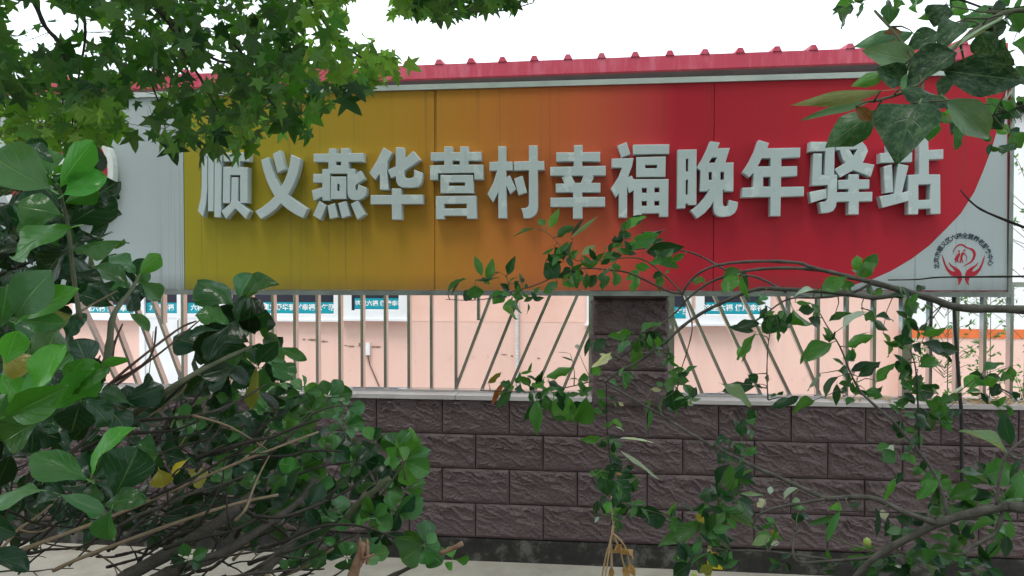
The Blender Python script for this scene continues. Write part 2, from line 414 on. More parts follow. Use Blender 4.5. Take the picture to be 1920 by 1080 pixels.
# pillar
pw = PX1 - PX0
pil = empty('brick_pillar', ((PX0 + PX1) / 2, .12, ZT), 'square pillar of dark split-face blocks between the fence panels', 'pillar')
zp = P(1180, 628, -.03).z
MB().box(PX0 + .008, PX1 - .008, .0, .245, ZT, zp + CO * 3.4).build('pillar_core', M['mortar'], pil)
bp = [brick_mesh(40 + s, pw - .004, CO - G, d0=.026) for s in range(4)]
bs_ = [brick_mesh(50 + s, .25, CO - G, 12, 10, d0=.012) for s in range(2)]
k = -1
for r in range(-2, 4):
    z = zp + (r + .5) * CO
    if z + CO / 2 < ZT + .01: continue
    link('brick', bp[r % 4], pil, Matrix.Translation(((PX0 + PX1) / 2, -.024, z)))
    for sgn in (-1, 1):
        link('brick', bs_[r % 2], pil, Matrix.Translation((PX0 + .004 if sgn < 0 else PX1 - .004, .125, z)) @ Matrix.Rotation(-sgn * -math.pi / 2, 4, 'Z'))

# ------------------------------------------------------------------ steel fence
YF = .12
zr = P(640, 730.5, YF).z
ztop = P(900, 532, YF).z
def fence(name, label, posts, verts_px, slants, stubs, x0, x1):
    X0, X1 = P(x0, 640, YF).x, P(x1, 640, YF).x
    t = empty(name, ((X0 + X1) / 2, YF, zc1), label, 'fence', 'steel fence panels on the wall')
    MB().box(X0, X1, YF - .024, YF + .024, zr - .014, zr + .014).build('bottom_rail', M['steel'], t)
    MB().box(X0, X1, YF - .0245, YF + .0245, ztop - .014, ztop + .014).build('top_rail', M['steel'], t)
    for px in posts:
        X = P(px, 640, YF).x
        MB().box(X - .026, X + .026, YF - .028, YF + .028, zc1 - .002, ztop + .05).build('post', M['steel'], t)
        if px != 1697:
            MB().tube([(X + .001, YF - .0275, P(px, 612, YF).z), (X + .001, YF - .034, P(px, 612, YF).z)], .011, 10).build('bolt_cap', M['white'], t)
    for px in verts_px:
        X = P(px, 640, YF).x
        MB().box(X - .009, X + .009, YF - .022, YF + .022, zr + .013, ztop - .013).build('baluster', M['steel'], t)
    for (a, b, c, d) in slants:
        p, q = P(a, b, YF), P(c, d, YF)
        lo, hi = (p, q) if p.z < q.z else (q, p)
        dr = (hi - lo)
        lo2 = lo + dr * ((zr + .008 - lo.z) / dr.z)
        hi2 = hi + dr * ((ztop - .008 - hi.z) / dr.z) if b < 575 or True else hi
        xl = sorted(P(q_, 640, YF).x for q_ in posts)
        for X in xl:                       # a bar that would run through a post ends at it
            if (lo2.x - X) * (hi2.x - X) < 0:
                tt = (X - lo2.x) / (hi2.x - lo2.x)
                cut = lo2 + (hi2 - lo2) * tt
                if abs(tt) > .5: hi2 = cut
                else: lo2 = cut
        MB().bar(lo2, hi2, .018, .0435).build('slanted_baluster', M['steel'], t)
    for (px, ya, yb) in stubs:
        X = P(px, 640, YF).x
        MB().box(X - .009, X + .009, YF - .0215, YF + .0215, P(px, yb, YF).z, ztop - .013).build('baluster', M['steel'], t)
    return t
fence('steel_fence', 'stainless fence panel left of the pillar, bars fanning out at both ends',
      (112, 1112), [345.6, 390, 431, 473, 514, 555, 597, 639, 680.6, 724, 768, 810, 856],
      [(154, 571, 191, 650), (206, 571, 256, 707), (254, 571, 295, 679), (291, 571, 333, 685),
       (921, 555, 853, 735), (973, 557, 901, 738), (1030, 557, 957, 725), (1081, 557, 1008, 722), (1105, 612, 1062, 715)],
      [(898, 552, 600), (308, 552, 606)], 112, 1112)
fence('steel_fence', 'stainless fence panel between the pillar and the thicker steel post',
      (1255, 1697), [1532, 1586, 1637],
      [(1265, 605, 1317, 740), (1287, 560, 1365, 732), (1345, 567, 1427, 743), (1393, 560, 1480, 740), (1466, 575, 1537, 743)],
      [(1477, 560, 615)], 1255, 1697)
fence('steel_fence', 'stainless fence panel right of the thicker post at the picture edge',
      (2230,), [1742, 1792, 1843, 1893, 1946, 2000, 2054, 2108], [], [], 1704, 2230)

# ------------------------------------------------------------------ sign board
YS = -.10                                  # sign face
ZS0 = P(1100, 546, YS).z; ZS1 = P(1100, 160, YS).z
sx = lambda px: P(px, 400, YS).x
SXL, SXR = sx(-330), sx(1890)
sign = empty('sign_board', ((SXL + SXR) / 2, -.05, ZS0), 'long signboard fading from yellow through orange to red, with raised grey characters', 'sign')
edges = [(SXL, sx(60), 'panel_white'), (sx(60), sx(345), 'panel_white'), (sx(345), sx(815), 'panel'), (sx(815), sx(1338), 'panel'), (sx(1338), SXR, 'panel')]
for i, (a, b, m) in enumerate(edges):
    o = MB().box(a + .0018, b - .0018, YS + random.uniform(0, .0015), -.045, ZS0 + .004, ZS1 - .004).build('panel', M[m], sign)
    o['label'] = ['plain white panel', 'plain white panel', 'yellow panel', 'orange panel', 'red panel'][i]
MB().box(SXL, SXR, -.0445, -.03, ZS0 + .003, ZS1 - .003).build('backing', M['frame'], sign)
MB().box(SXL - .01, SXR + .022, YS - .012, -.03, ZS0 - .026, ZS0 + .002).build('frame_rail', M['frame'], sign)
MB().box(SXL - .01, SXR + .022, YS - .014, -.03, ZS1 - .002, ZS1 + .028).build('frame_rail', M['frame_pale'], sign)
MB().box(SXR, SXR + .020, YS - .013, -.031, ZS0 + .003, ZS1 - .003).build('frame_stile', M['frame'], sign)

def outline(name, loops, Yfront, depth, mat, parent, bevel=.0012, px=True, res=0):
    """filled outline (even-odd holes) traced on the sign, extruded to a real thickness"""
    cu = bpy.data.curves.new(name, 'CURVE'); cu.dimensions = '2D'; cu.fill_mode = 'BOTH'
    for lp in loops:
        s = cu.splines.new('POLY'); pts = [P(a, b, Yfront) for a, b in lp] if px else [Vector((a, 0, b)) for a, b in lp]
        s.points.add(len(pts) - 1)
        for q, p in zip(s.points, pts): q.co = (p.x, p.z, 0, 1)
        s.use_cyclic_u = True
    cu.extrude = max(depth / 2 - bevel, .0001); cu.bevel_depth = bevel; cu.bevel_resolution = 0; cu.offset = -bevel
    tmp = bpy.data.objects.new('tmp', cu); COL.objects.link(tmp)
    dg = bpy.context.evaluated_depsgraph_get()
    me = bpy.data.meshes.new_from_object(tmp.evaluated_get(dg))
    bpy.data.objects.remove(tmp); bpy.data.curves.remove(cu)
    vs_ = [(v.co.x, Yfront + depth / 2 - v.co.z, v.co.y) for v in me.vertices]
    fs = [tuple(p.vertices) for p in me.polygons]
    bpy.data.meshes.remove(me)
    return mk(name, vs_, fs, mat, parent)

GL = [
 ('顺', 365, 270, 7.2, [
  [(95,130),(172,135),(168,640),(150,820),(112,985),(40,905),(80,720),(92,540)],
  [(182,150),(260,150),(254,908),(178,908)], [(268,130),(368,130),(352,990),(262,990)],
  [(390,120),(735,115),(735,235),(610,235),(605,310),(715,315),(712,797),(612,795),(612,420),(480,420),(475,800),(378,798),(385,310),(497,305),(508,235),(390,235)],
  [(497,450),(590,450),(585,770),(745,905),(688,1012),(548,870),(420,1012),(360,905),(470,815),(490,780)]]),
 ('义', 470, 270, 7.2, [
  [(298,135),(395,82),(462,340),(360,390)],
  [(138,215),(245,175),(262,250),(290,340),(340,470),(405,585),(455,495),(495,390),(522,280),(545,140),(672,200),(655,300),(625,420),(570,560),(500,685),(580,745),(670,810),(765,875),(705,1000),(610,955),(500,885),(405,805),(330,885),(240,955),(135,1015),(60,908),(140,865),(240,790),(322,705),(260,595),(205,470),(165,340)]]),
 ('燕', 578, 270, 7.2, [
  [(280,60),(370,60),(370,128),(438,128),(438,58),(542,55),(542,125),(742,122),(742,240),(542,242),(542,335),(628,335),(632,415),(700,358),(762,472),(650,545),(637,560),(636,600),(641,625),(651,632),(661,625),(675,545),(785,590),(785,650),(765,705),(730,740),(690,755),(620,757),(580,752),(548,725),(532,690),(527,600),(527,400),(292,400),(295,765),(190,765),(188,710),(72,765),(45,630),(188,585),(188,520),(65,520),(65,405),(188,403),(188,340),(270,335),(270,242),(72,242),(68,132),(272,132)],
  [(375,240),(440,240),(440,288),(375,288)], [(304,440),(510,440),(512,742),(302,745)], [(390,540),(420,540),(420,635),(390,635)],
  [(148,768),(245,830),(165,1028),(62,965)], [(258,830),(355,800),(397,985),(288,1012)], [(402,800),(508,770),(562,968),(452,1002)], [(572,810),(665,762),(770,950),(660,1022)]]),
 ('华', 688, 270, 7.2, [
  [(222,45),(345,115),(275,235),(270,350),(288,618),(175,618),(172,405),(108,485),(30,390),(90,300),(150,195)],
  [(390,45),(492,48),(495,210),(625,95),(720,215),(500,365),(500,420),(515,455),(545,462),(590,462),(622,450),(635,420),(635,345),(752,388),(745,480),(725,545),(680,580),(600,590),(470,587),(420,560),(395,510),(388,435),(325,462),(278,352),(388,300)],
  [(335,600),(460,600),(462,685),(752,685),(755,810),(465,812),(465,1022),(338,1022),(335,812),(48,815),(48,690),(335,690)]]),
 ('营', 798, 265, 7.2, [
  [(250,70),(357,70),(360,148),(465,148),(465,70),(572,70),(575,145),(748,142),(748,262),(575,262),(575,315),(775,315),(778,515),(660,518),(655,425),(165,430),(162,520),(60,520),(58,325),(252,320),(252,262),(70,265),(68,150),(248,150)],
  [(362,262),(460,262),(460,315),(362,315)], [(200,455),(640,455),(648,700),(200,700)], [(312,555),(530,555),(530,600),(312,602)],
  [(138,740),(680,735),(688,1045),(560,1045),(555,1005),(250,1005),(250,1052),(140,1052)], [(248,845),(555,842),(555,905),(250,908)]]),
 ('村', 908, 265, 7.2, [
  [(188,65),(288,65),(290,275),(378,275),(385,392),(295,395),(296,490),(342,458),(430,645),(350,715),(298,605),(302,1040),(190,1040),(188,690),(115,825),(42,712),(120,560),(175,395),(70,398),(68,280),(188,275)],
  [(602,58),(715,55),(718,268),(805,265),(810,388),(720,390),(724,880),(715,940),(690,990),(640,1030),(590,1042),(532,1040),(520,970),(498,905),(560,900),(590,880),(602,840),(602,390),(400,395),(400,275),(602,268)],
  [(402,505),(515,462),(575,690),(460,728)]]),
 ('幸', 1024, 265, 7.2, [
  [(375,52),(492,50),(492,148),(728,142),(730,272),(490,270),(488,335),(805,330),(805,460),(625,462),(645,485),(605,560),(732,562),(732,688),(488,690),(490,752),(795,752),(797,882),(490,885),(490,1045),(362,1045),(362,885),(58,885),(58,762),(362,758),(362,690),(130,690),(130,572),(248,570),(210,490),(260,465),(55,462),(55,345),(370,340),(370,270),(135,272),(135,150),(375,150)],
  [(342,465),(503,465),(468,560),(390,560)]]),
 ('福', 1140, 260, 7.2, [
  [(128,95),(250,45),(302,208),(185,256)],
  [(50,270),(345,262),(325,370),(270,520),(322,498),(345,548),(818,545),(812,1055),(692,1055),(690,1008),(455,1010),(455,1062),(345,1062),(347,700),(282,735),(260,650),(258,1065),(145,1065),(145,745),(105,795),(38,678),(140,520),(188,392),(50,390)],
  [(458,665),(524,665),(524,730),(458,732)], [(628,662),(695,662),(695,725),(628,727)], [(456,843),(524,843),(524,907),(456,908)], [(626,840),(693,840),(693,903),(626,905)],
  [(340,82),(828,75),(825,205),(340,212)], [(382,250),(780,240),(775,515),(382,518)], [(502,355),(662,355),(662,398),(502,400)]]),
 ('晚', 1264, 260, 6.75, [
  [(45,140),(285,135),(282,840),(175,840),(172,822),(145,822),(142,882),(38,885)], [(150,255),(180,255),(176,415),(148,415)], [(148,522),(176,522),(172,708),(146,708)],
  [(458,32),(580,50),(550,120),(705,118),(650,302),(752,300),(750,668),(635,668),(632,645),(618,645),(616,800),(622,840),(640,857),(665,857),(685,840),(695,775),(808,805),(800,880),(770,940),(710,980),(620,990),(560,985),(515,955),(498,900),(498,795),(460,860),(390,940),(290,1012),(205,910),(300,840),(380,750),(445,645),(428,645),(425,668),(325,668),(335,405),(285,372),(360,250),(415,140)],
  [(480,240),(543,238),(515,302),(438,305)], [(438,423),(478,423),(478,522),(438,522)], [(587,420),(633,420),(633,520),(587,520)]]),
 ('年', 1384, 255, 6.75, [
  [(262,50),(393,90),(368,155),(788,148),(785,270),(548,280),(548,385),(748,380),(748,505),(545,518),(543,645),(835,640),(832,762),(540,770),(535,1015),(408,1015),(410,772),(45,778),(55,655),(190,650),(195,465),(140,525),(60,460),(150,320),(215,190)],
  [(300,282),(413,282),(410,382),(248,385)], [(318,518),(410,518),(410,640),(318,640)]]),
 ('驿', 1510, 255, 6.353, [
  [(58,70),(352,70),(345,460),(380,462),(378,670),(515,668),(515,632),(395,630),(395,525),(512,520),(518,455),(640,455),(640,518),(765,518),(762,628),(640,632),(640,668),(800,665),(798,778),(638,780),(636,935),(515,935),(518,782),(375,785),(365,840),(335,890),(280,915),(190,920),(168,788),(235,782),(258,765),(265,720),(268,585),(80,592),(98,208),(200,208),(195,465),(230,465),(240,180),(48,185)],
  [(50,668),(255,628),(255,740),(70,798)],
  [(364,62),(660,45),(725,120),(748,180),(685,318),(825,342),(780,487),(575,408),(415,495),(352,400),(475,322),(435,250),(410,168),(364,168)], [(525,160),(622,160),(575,240)]]),
 ('站', 1638, 250, 6.353, [
  [(80,235),(178,233),(172,140),(280,130),(290,230),(462,228),(460,340),(78,352)], [(122,395),(220,370),(235,700),(138,712)],
  [(295,360),(418,385),(342,705),(412,690),(415,495),(542,492),(545,60),(600,38),(652,60),(655,200),(832,190),(832,305),(660,312),(660,490),(795,490),(798,960),(680,962),(678,898),(535,900),(532,965),(418,965),(415,805),(105,888),(70,752),(245,722)],
  [(535,610),(678,608),(672,790),(535,795)]]),
]
LD = .058
for i, (g, ox, oy, s, loops) in enumerate(GL):
    o = outline('raised_character', [[(ox + a / s, oy + b / s) for a, b in lp] for lp in loops], YS - LD, LD - .0003, M['letter'], sign, .0022)
    o['label'] = 'raised grey character reading ' + g

# white corner of the print, emblem and its lettering
z_ = lambda pts: [(1640 + a / 6, 400 + b / 6) for a, b in pts]
PB = [(1886, 170), (1882, 205), (1873, 233), (1860, 277), (1843, 322), (1827, 360), (1802, 400), (1778, 425), (1743, 460), (1710, 485), (1673, 507), (1640, 522), (1590, 538), (1560, 544.5)]
YP = YS - .002
def flat(name, loops, mat, parent, y=YP, th=.0012): return outline(name, loops, y, th, mat, parent, .0001)
flat('white_corner_print', [PB + [(1888.5, 544.5), (1888.5, 170)]], M['panel_white'], sign)
hand = [(760,468),(775,500),(800,570),(830,620),(870,650),(905,655),(885,620),(850,590),(833,548),(870,585),(920,610),(960,640),(980,680),(983,720),(983,745),(960,790),(935,812),(945,775),(935,730),(900,712),(850,690),(810,640),(780,570),(762,500)]
heart = [(883,462),(885,420),(905,380),(940,350),(975,342),(1010,352),(1035,378),(1070,385),(1110,400),(1135,430),(1140,470),(1125,515),(1090,555),(1040,580),(985,602),(1040,565),(1080,540),(1105,500),(1110,460),(1098,425),(1070,402),(1035,392),(1015,380),(990,362),(960,360),(925,375),(900,405),(890,440)]
circ = lambda cx, cy, r, n=10: [(cx + r * math.cos(2 * math.pi * k / n), cy + r * math.sin(2 * math.pi * k / n)) for k in range(n)]
YE = YP - .0015
em = flat('emblem', [z_(heart)], M['redink'], sign, YE); em['label'] = 'red heart of the printed emblem'
flat('hand_mark', [z_(hand)], M['redink'], em, YE)
flat('hand_mark', [z_([(2000 - a, b) for a, b in hand])], M['redink'], em, YE)
flat('couple_mark', [z_(circ(950, 425, 11)), z_([(948,440),(925,470),(905,500),(898,530),(912,528),(905,557),(915,557),(925,530),(940,557),(948,550),(938,520),(952,490),(962,470),(960,445)]),
     z_(circ(1008, 418, 11)), z_([(1000,435),(975,445),(967,480),(962,520),(956,557),(970,557),(978,525),(992,557),(1002,552),(988,515),(992,480),(1008,458),(1038,490),(1028,545),(1032,546),(1043,489),(1012,448)])], M['redink'], em, YE)

def text_mesh(body, size, align='CENTER'):
    cu = bpy.data.curves.new('t', 'FONT'); cu.body = body; cu.size = size; cu.align_x = align; cu.align_y = 'CENTER'
    cu.offset = size * .024; cu.resolution_u = 3
    tmp = bpy.data.objects.new('tmp', cu); COL.objects.link(tmp)
    dg = bpy.context.evaluated_depsgraph_get()
    me = bpy.data.meshes.new_from_object(tmp.evaluated_get(dg))
    bpy.data.objects.remove(tmp); bpy.data.curves.remove(cu)
    v = [x.co.copy() for x in me.vertices]; f = [tuple(p.vertices) for p in me.polygons]
    bpy.data.meshes.remove(me); return v, f
av, af = [], []
ec = (1806.7, 492.5)
for i, ch in enumerate('北京市顺义区六福全营养老服务中心'):
    an = R(187 - i * 12.5); p = P(ec[0] + 50 * math.cos(an), ec[1] - 50 * math.sin(an), YE)
    v, f = text_mesh(ch, .032); n = len(av); c, s = math.cos(an - math.pi / 2), math.sin(an - math.pi / 2)
    av += [(p.x + q.x * c - q.y * s, YE, p.z + q.x * s + q.y * c) for q in v]; af += [tuple(k + n for k in t) for t in f]
mk('lettering', av, af, M['ink'], em)['label'] = 'dark arc of small characters over the emblem'

# round badge on the white end of the sign (mostly behind leaves)
bc = (106, 322)
def ringpts(r, n=48): return [(bc[0] + r * math.cos(2 * math.pi * k / n), bc[1] + r * math.sin(2 * math.pi * k / n)) for k in range(n)]
bd = outline('round_badge', [ringpts(107)], YS - .05, .049, M['textwhite'], sign, .003); bd['label'] = 'round white badge with a red ring'
outline('ring', [ringpts(95), ringpts(82)], YS - .0525, .002, M['redink'], bd, .0003)
def bh(x, y): return (bc[0] + (x - 1010) * .32, bc[1] + (y - 500) * .32)
outline('heart_mark', [[bh(*q) for q in heart]], YS - .0525, .002, M['redink'], bd, .0003)
outline('hand_mark', [[bh(*q) for q in hand]], YS - .0525, .002, M['redink'], bd, .0003)
outline('hand_mark', [[bh(2000 - a, b) for a, b in hand]], YS - .0525, .002, M['redink'], bd, .0003)
outline('red_stripe', [[(182, 417), (206, 410), (208, 417), (186, 424)]], YS - .003, .002, M['redink'], sign, .0003)

# ------------------------------------------------------------------ house behind the fence
YW = 3.20
wx = lambda px: P(px, 600, YW).x
wz = lambda py, px=900: P(px, py, YW).z
hx0, hx1 = wx(-420), wx(1698)
house = empty('house', ((hx0 + hx1) / 2, YW, 0), 'long pink rendered house with white windows under a red sheet roof', 'house')
ze0 = P(0, 178, 2.9).z
MB().box(hx0, hx1, YW, YW + .3, 0, P(0, 172, YW).z).build('wall', M['pink'], house)
# faded upper band, a few millimetres proud
# roof edge rises gently to the right
A = P(-420, 191, 2.88); B = P(1890, 108, 2.88)
dirv = (B - A)
fh = P(900, 124, 2.88).z - P(900, 150, 2.88).z
def rp(t, dz=0, y=2.88): q = A + dirv * t; return Vector((q.x, y, q.z + dz))
mb = MB()
back = 3.0; rise = .10
vv = [rp(0), rp(1), rp(1, fh), rp(0, fh), rp(0, 0, 2.95), rp(1, 0, 2.95), rp(1, fh, 2.95), rp(0, fh, 2.95)]
mk('fascia', vv, [(0, 1, 2, 3), (5, 4, 7, 6), (3, 2, 6, 7), (1, 0, 4, 5), (0, 3, 7, 4), (1, 5, 6, 2)], M['roof'], house)
vv = [rp(0, fh - .012, 2.951), rp(1, fh - .012, 2.951), rp(1, fh - .012 + rise * back, 2.95 + back), rp(0, fh - .012 + rise * back, 2.95 + back)]
vv += [v + Vector((0, 0, -.05)) for v in vv]
rf = mk('roof', vv, [(0, 1, 2, 3), (7, 6, 5, 4), (0, 4, 5, 1), (1, 5, 6, 2), (2, 6, 7, 3), (3, 7, 4, 0)], M['roof'], house)
vv = [rp(0, -.0, 2.952), rp(1, -.0, 2.952), rp(1, .0, YW - .002), rp(0, .0, YW - .002)]
vv += [v + Vector((0, 0, .03)) for v in vv]
mk('soffit', vv, [(3, 2, 1, 0), (4, 5, 6, 7), (0, 1, 5, 4), (2, 3, 7, 6)], M['soffit'], house)
rib_px = [a for a in (823 - 59.5 * k for k in range(21, 0, -1))] + [823, 883, 942, 1002, 1065, 1128, 1191, 1256, 1322, 1388, 1457, 1525, 1594, 1664, 1735, 1806]
for px in rib_px:
    t = (P(px, 120, 2.88).x - A.x) / dirv.x
    if t < 0.005: continue
    q = rp(t, fh + .001, 2.875); h = .046; wb, wt = .042, .020
    v = []
    for (yy, dz) in ((2.872, 0), (2.95 + back, rise * back)):
        for (dx, z) in ((-wb, 0), (wb, 0), (wt, h), (-wt, h)): v.append((q.x + dx, yy, q.z + dz + z))
    mk('rib', v, [(0, 1, 2, 3), (5, 4, 7, 6), (1, 5, 6, 2), (2, 6, 7, 3), (3, 7, 4, 0)], M['roof'], rf)

def frame_box(x0, x1, z0, z1, wf, y0, y1):
    m = MB()
    m.box(x0, x1, y0, y1, z0, z0 + wf); m.box(x0, x1, y0, y1, z1 - wf, z1)
    m.box(x0, x0 + wf, y0, y1, z0 + wf, z1 - wf); m.box(x1 - wf, x1, y0, y1, z0 + wf, z1 - wf); return m
TXT_A, TXT_B = '顺义燕华营村幸福晚年驿站', '这里六福 健康幸福'
def strip(parent, x0, x1, z0, z1, y, body, size, logo=False, anchor=.5):
    MB().box(x0, x1, y - .001, y, z0, z1).build('teal_strip', M['teal'], parent)
    MB().box(x0, x1, y - .001, y, z0 - .014, z0 - .004).build('strip_line', M['textwhite'], parent)
    v, f = text_mesh(body, size); cx = x0 + (x1 - x0) * anchor; cz = (z0 + z1) / 2
    if v: mk('lettering', [(cx + q.x, y - .002, cz + q.y) for q in v], f, M['textwhite'], parent)
    if logo:
        r = (z1 - z0) * .34; lx = x0 + .085; cc = []
        lp = [[(lx + rr * math.cos(a), cz + .008 + rr * math.sin(a)) for a in [2 * math.pi * k / 20 for k in range(20)]] for rr in (r, r * .72, r * .42)]
        lp.append([(lx - r * .4, cz - r * .72), (lx + r * .4, cz - r * .72), (lx, cz - r * 1.35)])
        outline('logo_mark', lp, y - .003, .001, M['textwhite'], parent, .0001, px=False)
def window(px0, px1, pyb, wf, strip_px, body, size, logo=False, proud=.03, anchor=.5, label=None, mull=()):
    x0, x1 = wx(px0), wx(px1); z0 = wz(pyb, (px0 + px1) / 2); z1 = z0 + 1.15
    wn = frame_box(x0, x1, z0, z1, wf, YW - proud, YW + .004)
    for mpx in mull: wn.box(wx(mpx) - .02, wx(mpx) + .02, YW - proud + .004, YW + .004, z0 + wf, z1 - wf)
    o = wn.build('window', M['white'], house)
    if label: o['label'] = label
    MB().box(x0 + wf, x1 - wf, YW - proud + .018, YW - proud + .022, z0 + wf, z1 - wf).build('pane', M['glass'], o)
    MB().box(x0 - .02, x1 + .02, YW - proud - .03, YW - .001, z0 - .022, z0 - .001).build('sill', M['white'], o)
    a, b, c, d = strip_px
    strip(o, wx(a), wx(b), P((a + b) / 2, d, YW).z, P((a + b) / 2, c, YW).z, YW - proud + .016, body, size, logo, anchor)
    return o
window(140, 262, 596, .05, (150, 252, 571, 586), TXT_B, .075)
window(428, 637, 598, .055, (482, 635, 566.5, 587), TXT_A, .072, True, anchor=.56)
window(647, 765, 597, .085, (667, 752, 559, 579), TXT_B, .062, proud=.05, anchor=.54)
window(1100, 1296, 607, .055, (1140, 1291, 575, 596), TXT_A, .072, True, anchor=.56)
window(1303, 1442, 606, .085, (1322, 1424, 567, 588), TXT_B, .070, proud=.05, anchor=.52)
# double door
dx0, dx1 = wx(266), wx(424); dz1 = 2.25
dr = frame_box(dx0, dx1, .02, dz1, .06, YW - .05, YW + .004)
dm = (dx0 + dx1) / 2
dr.box(dm - .05, dm + .05, YW - .045, YW + .004, .08, dz1 - .06)
door = dr.build('door', M['white'], house); door['label'] = 'white double door with teal strips on its glass'
for a, b, pa, pb in ((dx0 + .06, dm - .05, 293, 343), (dm + .05, dx1 - .06, 352, 400)):
    zc = wz(600)
    MB().box(a, b, YW - .035, YW - .005, .08, zc).build('door_panel', M['white'], door)
    MB().box(a, b, YW - .038, YW - .004, zc, zc + .05).build('door_rail', M['white'], door)
    MB().box(a, b, YW - .02, YW - .016, zc + .05, dz1 - .06).build('pane', M['glass'], door)
    strip(door, a + .01, b - .01, wz(590), wz(570), YW - .022, '六福幸福', .07)
MB().tube([(dm - .02, YW - .06, 1.05), (dm - .02, YW - .075, 1.07), (dm - .02, YW - .075, 1.2), (dm - .02, YW - .06, 1.22)], .009, 6).build('handle', M['steel'], door)

# fittings and damage on the pink wall
s0 = P(690, 654, YW)
MB().box(s0.x - .028, s0.x + .028, YW - .035, YW - .001, s0.z - .062, s0.z + .062).build('socket_box', M['white'], house)
MB().tube([(s0.x + .0, YW - .015, s0.z - .06), (s0.x + .02, YW - .012, s0.z - .16), P(710, 722, YW - .01), P(726, 770, YW - .01)], .006, 6).build('socket_cable', M['wood_red'], house)
mb = MB(); cx = P(970, 600, YW).x
zz = wz(720)
k = 0
while zz < wz(560):
    mb.tube([(cx, YW - .02, zz), (cx, YW - .02, zz + .017)], .016 if k % 2 else .019, 8); zz += .017; k += 1
mb.build('ribbed_pipe', M['pipe'], house)
def patch(px, py, w_, h_, seed):
    c = P(px, py, YW); rnd = random.Random(seed); n = 14
    lp = []
    for k in range(n):
        a = 2 * math.pi * k / n; rr = rnd.uniform(.5, 1)
        lp.append((c.x + 1.25 * w_ * rr * math.cos(a), c.z + 1.6 * h_ * rr * math.sin(a) * (1 if math.sin(a) > 0 else .4)))
    outline('flaked_patch', [lp], YW - .0025, .0022, M['plaster'], house, .0002, px=False)
for a in ((586, 638, .05, .014, 1), (608, 641, .035, .012, 2), (570, 637, .02, .01, 3), (660, 650, .04, .012, 4), (676, 648, .03, .02, 5), (705, 651, .05, .012, 6), (648, 648, .02, .008, 7), (945, 665, .03, .006, 8), (960, 668, .012, .012, 9), (1010, 672, .02, .006, 10)): patch(*a)
# horizontal paint joint
MB().box(wx(766), wx(1098), YW - .002, YW - .0003, wz(603) - .001, wz(603) + .6).build('paint_band', rough_mat('pale_pink_paint', (.74, .45, .37), (.84, .57, .49), 2, .85, .15), house)

# ------------------------------------------------------------------ white annex at the right
YA = 3.05
ax0, ax1 = P(1702, 600, YA).x, P(2350, 600, YA).x
az = P(1900, 214, YA).z
annex = empty('annex', ((ax0 + ax1) / 2, YA + .5, 0), 'white outbuilding with an orange band over a pink base, behind the right fence', 'outbuilding')
zo0, zo1 = P(1800, 634, YA).z, P(1800, 617, YA).z
MB().box(ax0, ax1, YA, YA + 1.5, 0, zo0).build('base_wall', M['pink'], annex)
MB().box(ax0 - .004, ax1, YA - .006, YA + 1.5, zo0 + .0005, zo1).build('orange_band', M['orange'], annex)
MB().box(ax0, ax1, YA, YA + 1.5, zo1 + .0005, az).build('upper_wall', M['annex'], annex)
for kx in range(1, 6):
    X = ax0 + kx * .62
    MB().box(X - .012, X + .012, YA - .01, YA - .0005, zo1 + .002, az - .01).build('batten', M['annex'], annex)
MB().box(ax0 - .05, ax1 + .05, YA - .08, YA + 1.6, az + .0005, az + .05).build('roof', M['soffit'], annex)

# ================================================================== vegetation
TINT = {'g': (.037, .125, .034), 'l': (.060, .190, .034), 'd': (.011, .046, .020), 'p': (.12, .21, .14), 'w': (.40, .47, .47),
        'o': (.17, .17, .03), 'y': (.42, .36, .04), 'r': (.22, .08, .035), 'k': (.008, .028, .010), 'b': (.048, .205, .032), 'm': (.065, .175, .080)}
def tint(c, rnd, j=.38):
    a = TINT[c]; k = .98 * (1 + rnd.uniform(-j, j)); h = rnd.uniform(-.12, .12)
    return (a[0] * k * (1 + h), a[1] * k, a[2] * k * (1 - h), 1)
def leaf_mesh(name, prof, mat, fold=.22, curl=.18, wave=.03, seed=0, rows=12, petiole=.14, bite=None):
    """blade of unit length along +y, unit width along x; folded on the midrib and curled"""
    rnd = random.Random(seed); v = []; f = []; uv = []
    S = (-1, -.55, 0, .55, 1)
    e1, e2 = prof
    def hw(t): return .5 * max(0, math.sin(math.pi * min(1, max(0, t)) ** e1)) ** e2 + (.02 if t < .05 else 0)
    ph = rnd.uniform(0, 6)
    for r in range(rows + 1):
        t = .5 - .5 * math.cos(math.pi * r / rows)
        for s in S:
            x = s * hw(t)
            z = fold * abs(x) - curl * (t - .3) ** 2 + wave * math.sin(t * 11 + ph + s * 2) * abs(s)
            if abs(s) == 1: x *= 1 + rnd.uniform(-.05, .05)
            y = t
            if bite and s == bite[0] and abs(t - bite[1]) < .13: x *= .42
            v.append((x, y, z)); uv.append((.5 + s * .5, t))
    for r in range(rows):
        for c in range(4):
            a = r * 5 + c; f.append((a, a + 1, a + 6, a + 5))
    b = len(v); zb = -curl * .09
    v += [(-.022, 0, zb), (.022, 0, zb), (.014, -petiole, zb - .03), (-.014, -petiole, zb - .03)]; uv += [(.5, 0)] * 4
    f.append((b, b + 3, b + 2, b + 1))
    me = bpy.data.meshes.new(name); me.from_pydata(v, [], f); me.update(); me.materials.append(mat)
    l = me.uv_layers.new(name='UVMap')
    for lp in me.loops: l.data[lp.index].uv = uv[lp.vertex_index]
    me.polygons.foreach_set('use_smooth', [True] * len(me.polygons))
    return me
OBO = (1.45, .74)
OVA = (.82, 1.0)
